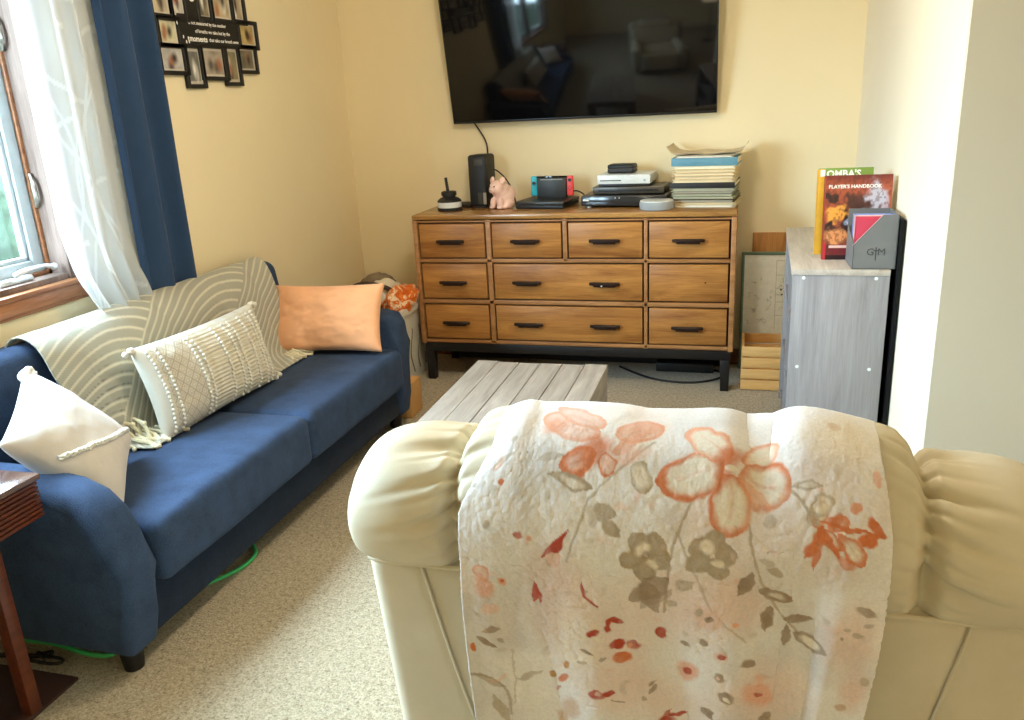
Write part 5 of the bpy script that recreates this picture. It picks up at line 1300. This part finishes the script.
('blob', (0.2471, 0.3007, 0.0067, 0.0037, 0.136, 'ORL', 0.13485813456980614, 0.5)),
('blob', (0.3275, 0.3308, 0.0053, 0.0044, 1.314, 'TAN', 0.18862332300261947, 0.5)),
('blob', (0.2844, 0.3136, 0.0037, 0.0032, 1.338, 'TAN', 0.38221553989617657, 0.5)),
('blob', (0.2051, 0.4073, 0.0084, 0.0029, 1.458, 'TAN', 0.3829373510755753, 0.5)),
('blob', (0.3753, 0.3642, 0.0067, 0.0031, 0.341, 'TAN', 0.27787630728596424, 0.5)),
('blob', (0.0688, 0.2985, 0.0033, 0.0026, 2.433, 'TAN', 0.26761778969841965, 0.5)),
('blob', (0.2972, 0.2964, 0.0057, 0.0041, 1.073, 'TAN', 0.12713088509667003, 0.5)),
('blob', (0.0781, 0.2511, 0.0078, 0.0029, 0.941, 'TAN', 0.1301553955595844, 0.5)),
('blob', (0.3858, 0.2304, 0.0079, 0.0025, 2.353, 'TAN', 0.2740330446570301, 0.5)),
('blob', (0.4254, 0.1216, 0.0037, 0.0045, 2.029, 'ORL', 0.29247467455291554, 0.5)),
('blob', (0.3788, 0.1866, 0.0056, 0.0032, 1.1, 'ORL', 0.3905680231996844, 0.5)),
('blob', (0.2075, 0.1484, 0.0093, 0.0042, 3.038, 'ORL', 0.3134346708592279, 0.5)),
('blob', (0.3834, 0.2931, 0.0066, 0.0034, 2.02, 'PINK', 0.16552334477633984, 0.5)),
('blob', (0.2657, 0.2304, 0.0078, 0.0044, 1.842, 'PINK', 0.15815973993286533, 0.5)),
('blob', (0.3753, 0.1037, 0.0066, 0.0044, 2.675, 'TAN', 0.3079878070763746, 0.5)),
('blob', (0.4254, 0.2587, 0.007, 0.0045, 2.794, 'TAN', 0.12647493179936867, 0.5)),
('blob', (0.2564, 0.1916, 0.0044, 0.0031, 1.012, 'PINK', 0.23715673891858025, 0.5)),
('blob', (0.3578, 0.305, 0.0046, 0.0036, 2.833, 'TAN', 0.2547638091294545, 0.5)),
('blob', (0.3706, 0.3664, 0.0058, 0.0039, 3.017, 'ORL', 0.3750499947688611, 0.5)),
('blob', (0.4417, 0.2738, 0.0083, 0.0024, 0.683, 'TAN', 0.1877857050988693, 0.5)),
('blob', (0.1189, 0.1605, 0.0045, 0.0039, 2.697, 'TAN', 0.16751864822378532, 0.5)),
('blob', (0.0338, 0.1439, 0.0038, 0.0041, 0.371, 'TAN', 0.3535001600969606, 0.5)),
('blob', (0.169, 0.1882, 0.007, 0.0038, 0.022, 'TAN', 0.21281149388955514, 0.5)),
('blob', (0.2063, 0.0978, 0.0074, 0.004, 1.539, 'PINK', 0.27241982973566503, 0.5)),
('blob', (0.0839, 0.1685, 0.0076, 0.0025, 2.787, 'TAN', 0.1471335827391802, 0.5)),
('blob', (0.4557, 0.1733, 0.0082, 0.004, 0.928, 'TAN', 0.15000644602755542, 0.5)),
('blob', (0.4569, 0.1621, 0.0069, 0.0035, 2.095, 'TAN', 0.13666648150284683, 0.5)),
('blob', (0.1667, 0.3362, 0.008, 0.0037, 2.294, 'PINK', 0.1701492376910017, 0.5)),
('blob', (0.4417, 0.2759, 0.004, 0.0044, 0.444, 'TAN', 0.300593758536381, 0.5)),
('blob', (0.3333, 0.1982, 0.0052, 0.0027, 1.515, 'PINK', 0.31753079577689586, 0.5)),
('blob', (0.0723, 0.1395, 0.0068, 0.0036, 1.231, 'TAN', 0.19443689909455245, 0.5)),
('blob', (0.2086, 0.3965, 0.0035, 0.0034, 0.777, 'TAN', 0.3650695220619555, 0.5))]

# ------------------------------------------------------------------ recliner
def leather():
    m, nt, b = newmat('cream_leather'); v = texco(nt); n = noise_tex(nt, v, 9, 4); g = noise_tex(nt, v, 420, 2)
    lk(nt, ramp(nt, n, [(.3, srgb(206, 194, 168)), (.7, srgb(216, 205, 180))]), b.inputs['Base Color'])
    b.inputs['Roughness'].default_value = .55; b.inputs['Specular IOR Level'].default_value = .35
    bump(nt, b, g, .12, .0015); return m
M_lea = leather()
T = thing('recliner', 'cream leather recliner with puffy gathered headrest seen from behind in the foreground', 'armchair', (RXC, 1.35, 0)); off = np.array(T.location)
ns = 341
s_ = np.sort(np.concatenate([np.linspace(-RHW, RHW, 221), *[np.linspace(sg*RPIN-.07, sg*RPIN+.07, 60) for sg in (-1, 1)]]))
S_ = s_[:, None]*np.ones((1, NT)); K_ = np.arange(NT)[None, :]*np.ones((ns, 1), int)
X, Y, Z_ = head_pt(S_, K_)
V = np.stack([X, Y, Z_], -1)-off
mb = MB(); g = mb.grid([[Vector(p) for p in row] for row in V], False, True)
for row, sg in ((g[0], 1), (g[-1], -1)):
    c = mb.bm.verts.new(sum((v.co for v in row), Vector())/len(row)+Vector((-.004*sg, 0, 0)))
    for k in range(NT):
        try: mb.bm.faces.new((row[k], row[(k+1) % NT], c))
        except ValueError: pass
hd = mb.build('headrest', M_lea, T, 180)
# rear shell panel
xs = np.linspace(-1, 1, 121); zs = np.linspace(0, 1, 70)
u, v = np.meshgrid(xs, zs, indexing='ij')
hw = RHW-.012+.03*v
Zp = .822-.72*v
Xp = RXC+u*hw
rim = np.clip((np.abs(u)-.93)/.07, 0, 1)
seam = .405-.075*v
Yp = .918+.16*v-.016*(1-u**4)*np.sin(np.clip(v*3, 0, 1)*PI/2)+.022*rim**2.2
d = np.abs(np.abs(u*hw)-(.345-.10*v)); Yp = Yp+.004*np.exp(-(d/.005)**2)+.012*np.exp(-(v/.012)**2)
P = np.stack([Xp, Yp, Zp], -1)
# wrap the panel round the sides
side_l = np.stack([np.stack([RXC-hw[0]+.004*q*0-.016*np.sin(q*PI)*(1-v[0]), Yp[0]+.16*q, Zp[0]], -1) for q in np.linspace(0, 1, 14)[1:]][::-1], 0)
side_r = np.stack([np.stack([RXC+hw[-1]+.016*np.sin(q*PI)*(1-v[-1]), Yp[-1]+.16*q, Zp[-1]], -1) for q in np.linspace(0, 1, 14)[1:]], 0)
P = np.concatenate([side_l, P, side_r], 0)
npmesh('rear_panel', P.reshape(-1, 3)-off, P.shape[0], P.shape[1], M_lea, T, None, 60)
sb = MB()
for sg in (-1, 1):
    pts = []
    for q in np.linspace(0, 1, 30):
        xo_ = sg*(.345-.10*q); uu_ = xo_/(RHW-.012+.03*q)
        pts.append((RXC+xo_-off[0], .918+.16*q-.016*(1-uu_**4)*math.sin(min(1, q*3)*PI/2)-off[1]-.0004, .822-.72*q-off[2]))
    sb.tube(pts, .0024, 6)
pts = [(RXC+a-off[0], .916+.022*max(0, (abs(a)/(RHW-.012)-.93)/.07)**2.2-off[1]-.003, .818-off[2]) for a in np.linspace(-RHW+.012, RHW-.012, 60)]
sb.tube(pts, .004, 6)
sb.build('piping', M_lea, T, 180)
o3 = lambda x, y, z: (x-off[0], y-off[1], z-off[2])
cushion(MB(), o3(RXC, 1.09, .62), (2*RHW-.05, .17, .50), .06, 0, 22, Matrix.Rotation(R(9), 3, 'X'), .004, 2).build('back_cushion', M_lea, T, 180)
cushion(MB(), o3(RXC, 1.43, .40), (.56, .58, .20), .07, .03, 22, None, .004, 4).build('seat_cushion', M_lea, T, 180)
MB().box(o3(RXC, 1.38, .2), (.80, .62, .25), None, .02, 3).build('base', M_lea, T, 60)
for sg in (-1, 1): cushion(MB(), o3(RXC+sg*.348, 1.43, .36), (.17, .68, .50), .075, .01, 22, None, .004, 6+sg).build('arm', M_lea, T, 180)
cushion(MB(), o3(RXC, 1.765, .31), (.56, .10, .34), .045, 0, 18, None, .003, 9).build('footrest', M_lea, T, 180)
for sx in (-.33, .33):
    for sy in (1.12, 1.62): MB().cyl(o3(RXC+sx, sy, 0), o3(RXC+sx, sy, .085), .024, .03, 18).build('leg', M_blk, T)
lv = MB().tube([o3(RXC-.43, 1.36, .30), o3(RXC-.455, 1.40, .33), o3(RXC-.455, 1.47, .37)], .009, 8, 1).build('recline_lever', M_blk, T)

# ------------------------------------------------------------------ floral blanket
X, Y, Z_ = blanket_grid()
ds = np.sqrt(np.diff(Y, axis=1)**2+np.diff(Z_, axis=1)**2).mean(0); arc = np.concatenate([[0], np.cumsum(ds)])
BU = np.repeat(np.linspace(0, BX1-BX0, BNX)[:, None], BNV, 1); BV = np.repeat(arc[None, :], BNX, 0)
Y = Y-.0016*(fbm(BU*160, BV*160, 5)-.5)-.004*(fbm(BU*14, BV*9, 6)-.5)
Z_ = Z_+.004*(fbm(BU*18, BV*18, 8)-.5)*(np.arange(BNV)[None, :] < 120)
c = np.ones(BU.shape+(1,))*lin((240, 235, 233))
def bl(m, col):
    global c
    m = np.clip(m, 0, 1)[..., None]; c = c*(1-m)+lin(col)*m
wx = (fbm(BU*55, BV*55, 31)-.5)*.010; wy = (fbm(BU*55, BV*55, 37)-.5)*.010
gx, gy = BU+wx, BV+wy
tex = .95+.5*(fbm(BU*120, BV*60, 41)-.3)
bl(.6*sstep(.46, .70, fbm(BU*9, BV*7, 51)), (230, 212, 203)); bl(.5*sstep(.5, .7, fbm(BU*11+5, BV*9, 53)), (204, 200, 198)); bl(.35*sstep(.5, .75, fbm(BU*24, BV*14, 57)), (250, 248, 246))
def local(x, y, a):
    ca, sa = math.cos(a), math.sin(a); dx, dy = gx-x, gy-y
    return dx*ca+dy*sa, -dx*sa+dy*ca
def blob(x, y, rx, ry, a, col, op=1, soft=.2):
    X_, Y_ = local(x, y, a); bl(op*tex*(1-sstep(1-soft, 1+soft, np.hypot(X_/rx, Y_/ry))), col)
def leaf(x, y, a, ln, wd_, col, op=.9, pale=0):
    """pointed leaf starting at x,y heading a (v grows downwards)"""
    X_, Y_ = local(x, y, a); t = X_/ln
    hwid = wd_*np.sin(np.clip(t, 0, 1)*PI)**.8*(1-.25*t)
    d_ = np.abs(Y_)/(hwid+1e-6); ins = (t > 0)*(t < 1)
    bl(op*tex*ins*(1-sstep(.85, 1.15, d_)), col)
    if pale:
        X2 = (t-.5)/.32; bl(pale*ins*(1-sstep(.6, 1.1, np.hypot(X2, Y_/(wd_*.55)))), (240, 232, 222))
def petal(x, y, a, ln, wd_, edge, fill, op=.95, th_=.22):
    X_, Y_ = local(x, y, a); t = X_/ln
    w_ = wd_*np.sqrt(np.clip(1-((t-.56)/.47)**2, 0, 1)); d_ = np.abs(Y_)/(w_+1e-6); ins = (t > .02)*(t < 1.03)
    full = ins*(1-sstep(.9, 1.08, d_)); bl(.85*full, fill)
    rr_ = np.hypot((t-.54)/.49, Y_/wd_); edgev = sstep(1-th_*1.9, 1-th_*.3, rr_)
    bl(op*full*np.clip(edgev*(.55+.9*fbm(BU*40, BV*40, 61)), 0, 1), edge)
    bl(.55*full*np.exp(-(Y_/(wd_*.10))**2)*(t < .75)*fbm(BU*50, BV*50, 63), edge)
def stem(pts, w_, col, op=.8):
    pts = [np.array(p) for p in pts]
    for _ in range(2):
        n = [pts[0]]
        for a_, b_ in zip(pts, pts[1:]): n += [a_*.75+b_*.25, a_*.25+b_*.75]
        pts = n+[pts[-1]]
    D = np.full(BU.shape, 9.)
    for a_, b_ in zip(pts, pts[1:]):
        ab = b_-a_; L2 = max(1e-9, ab@ab); t = np.clip(((BU+wx*.3-a_[0])*ab[0]+(BV+wy*.3-a_[1])*ab[1])/L2, 0, 1)
        D = np.minimum(D, np.hypot(BU+wx*.3-a_[0]-t*ab[0], BV+wy*.3-a_[1]-t*ab[1]))
    bl(op*(1-sstep(w_*.6, w_*1.2, D)), col)
OR, ORL, RED, TAN, TAND, PINK, FILL, OCH = (214, 122, 74), (232, 166, 134), (182, 72, 48), (182, 165, 142), (158, 136, 114), (234, 198, 182), (240, 228, 210), (196, 140, 70)
for f_, a_ in MOTIFS: globals()[f_](*[globals()[q] if isinstance(q, str) else q for q in a_])
o = npmesh('blanket', np.stack([X, Y, Z_], -1).reshape(-1, 3), BNX, BNV, vcmat('printed_fleece', .95, .4, 300, .25, .1, .002), None, c.reshape(-1, 3))
sd = o.modifiers.new('thick', 'SOLIDIFY'); sd.thickness = .007; sd.offset = -1
tag(o, 'white fleece blanket with orange and tan flowers draped over the cream recliner', 'blanket')
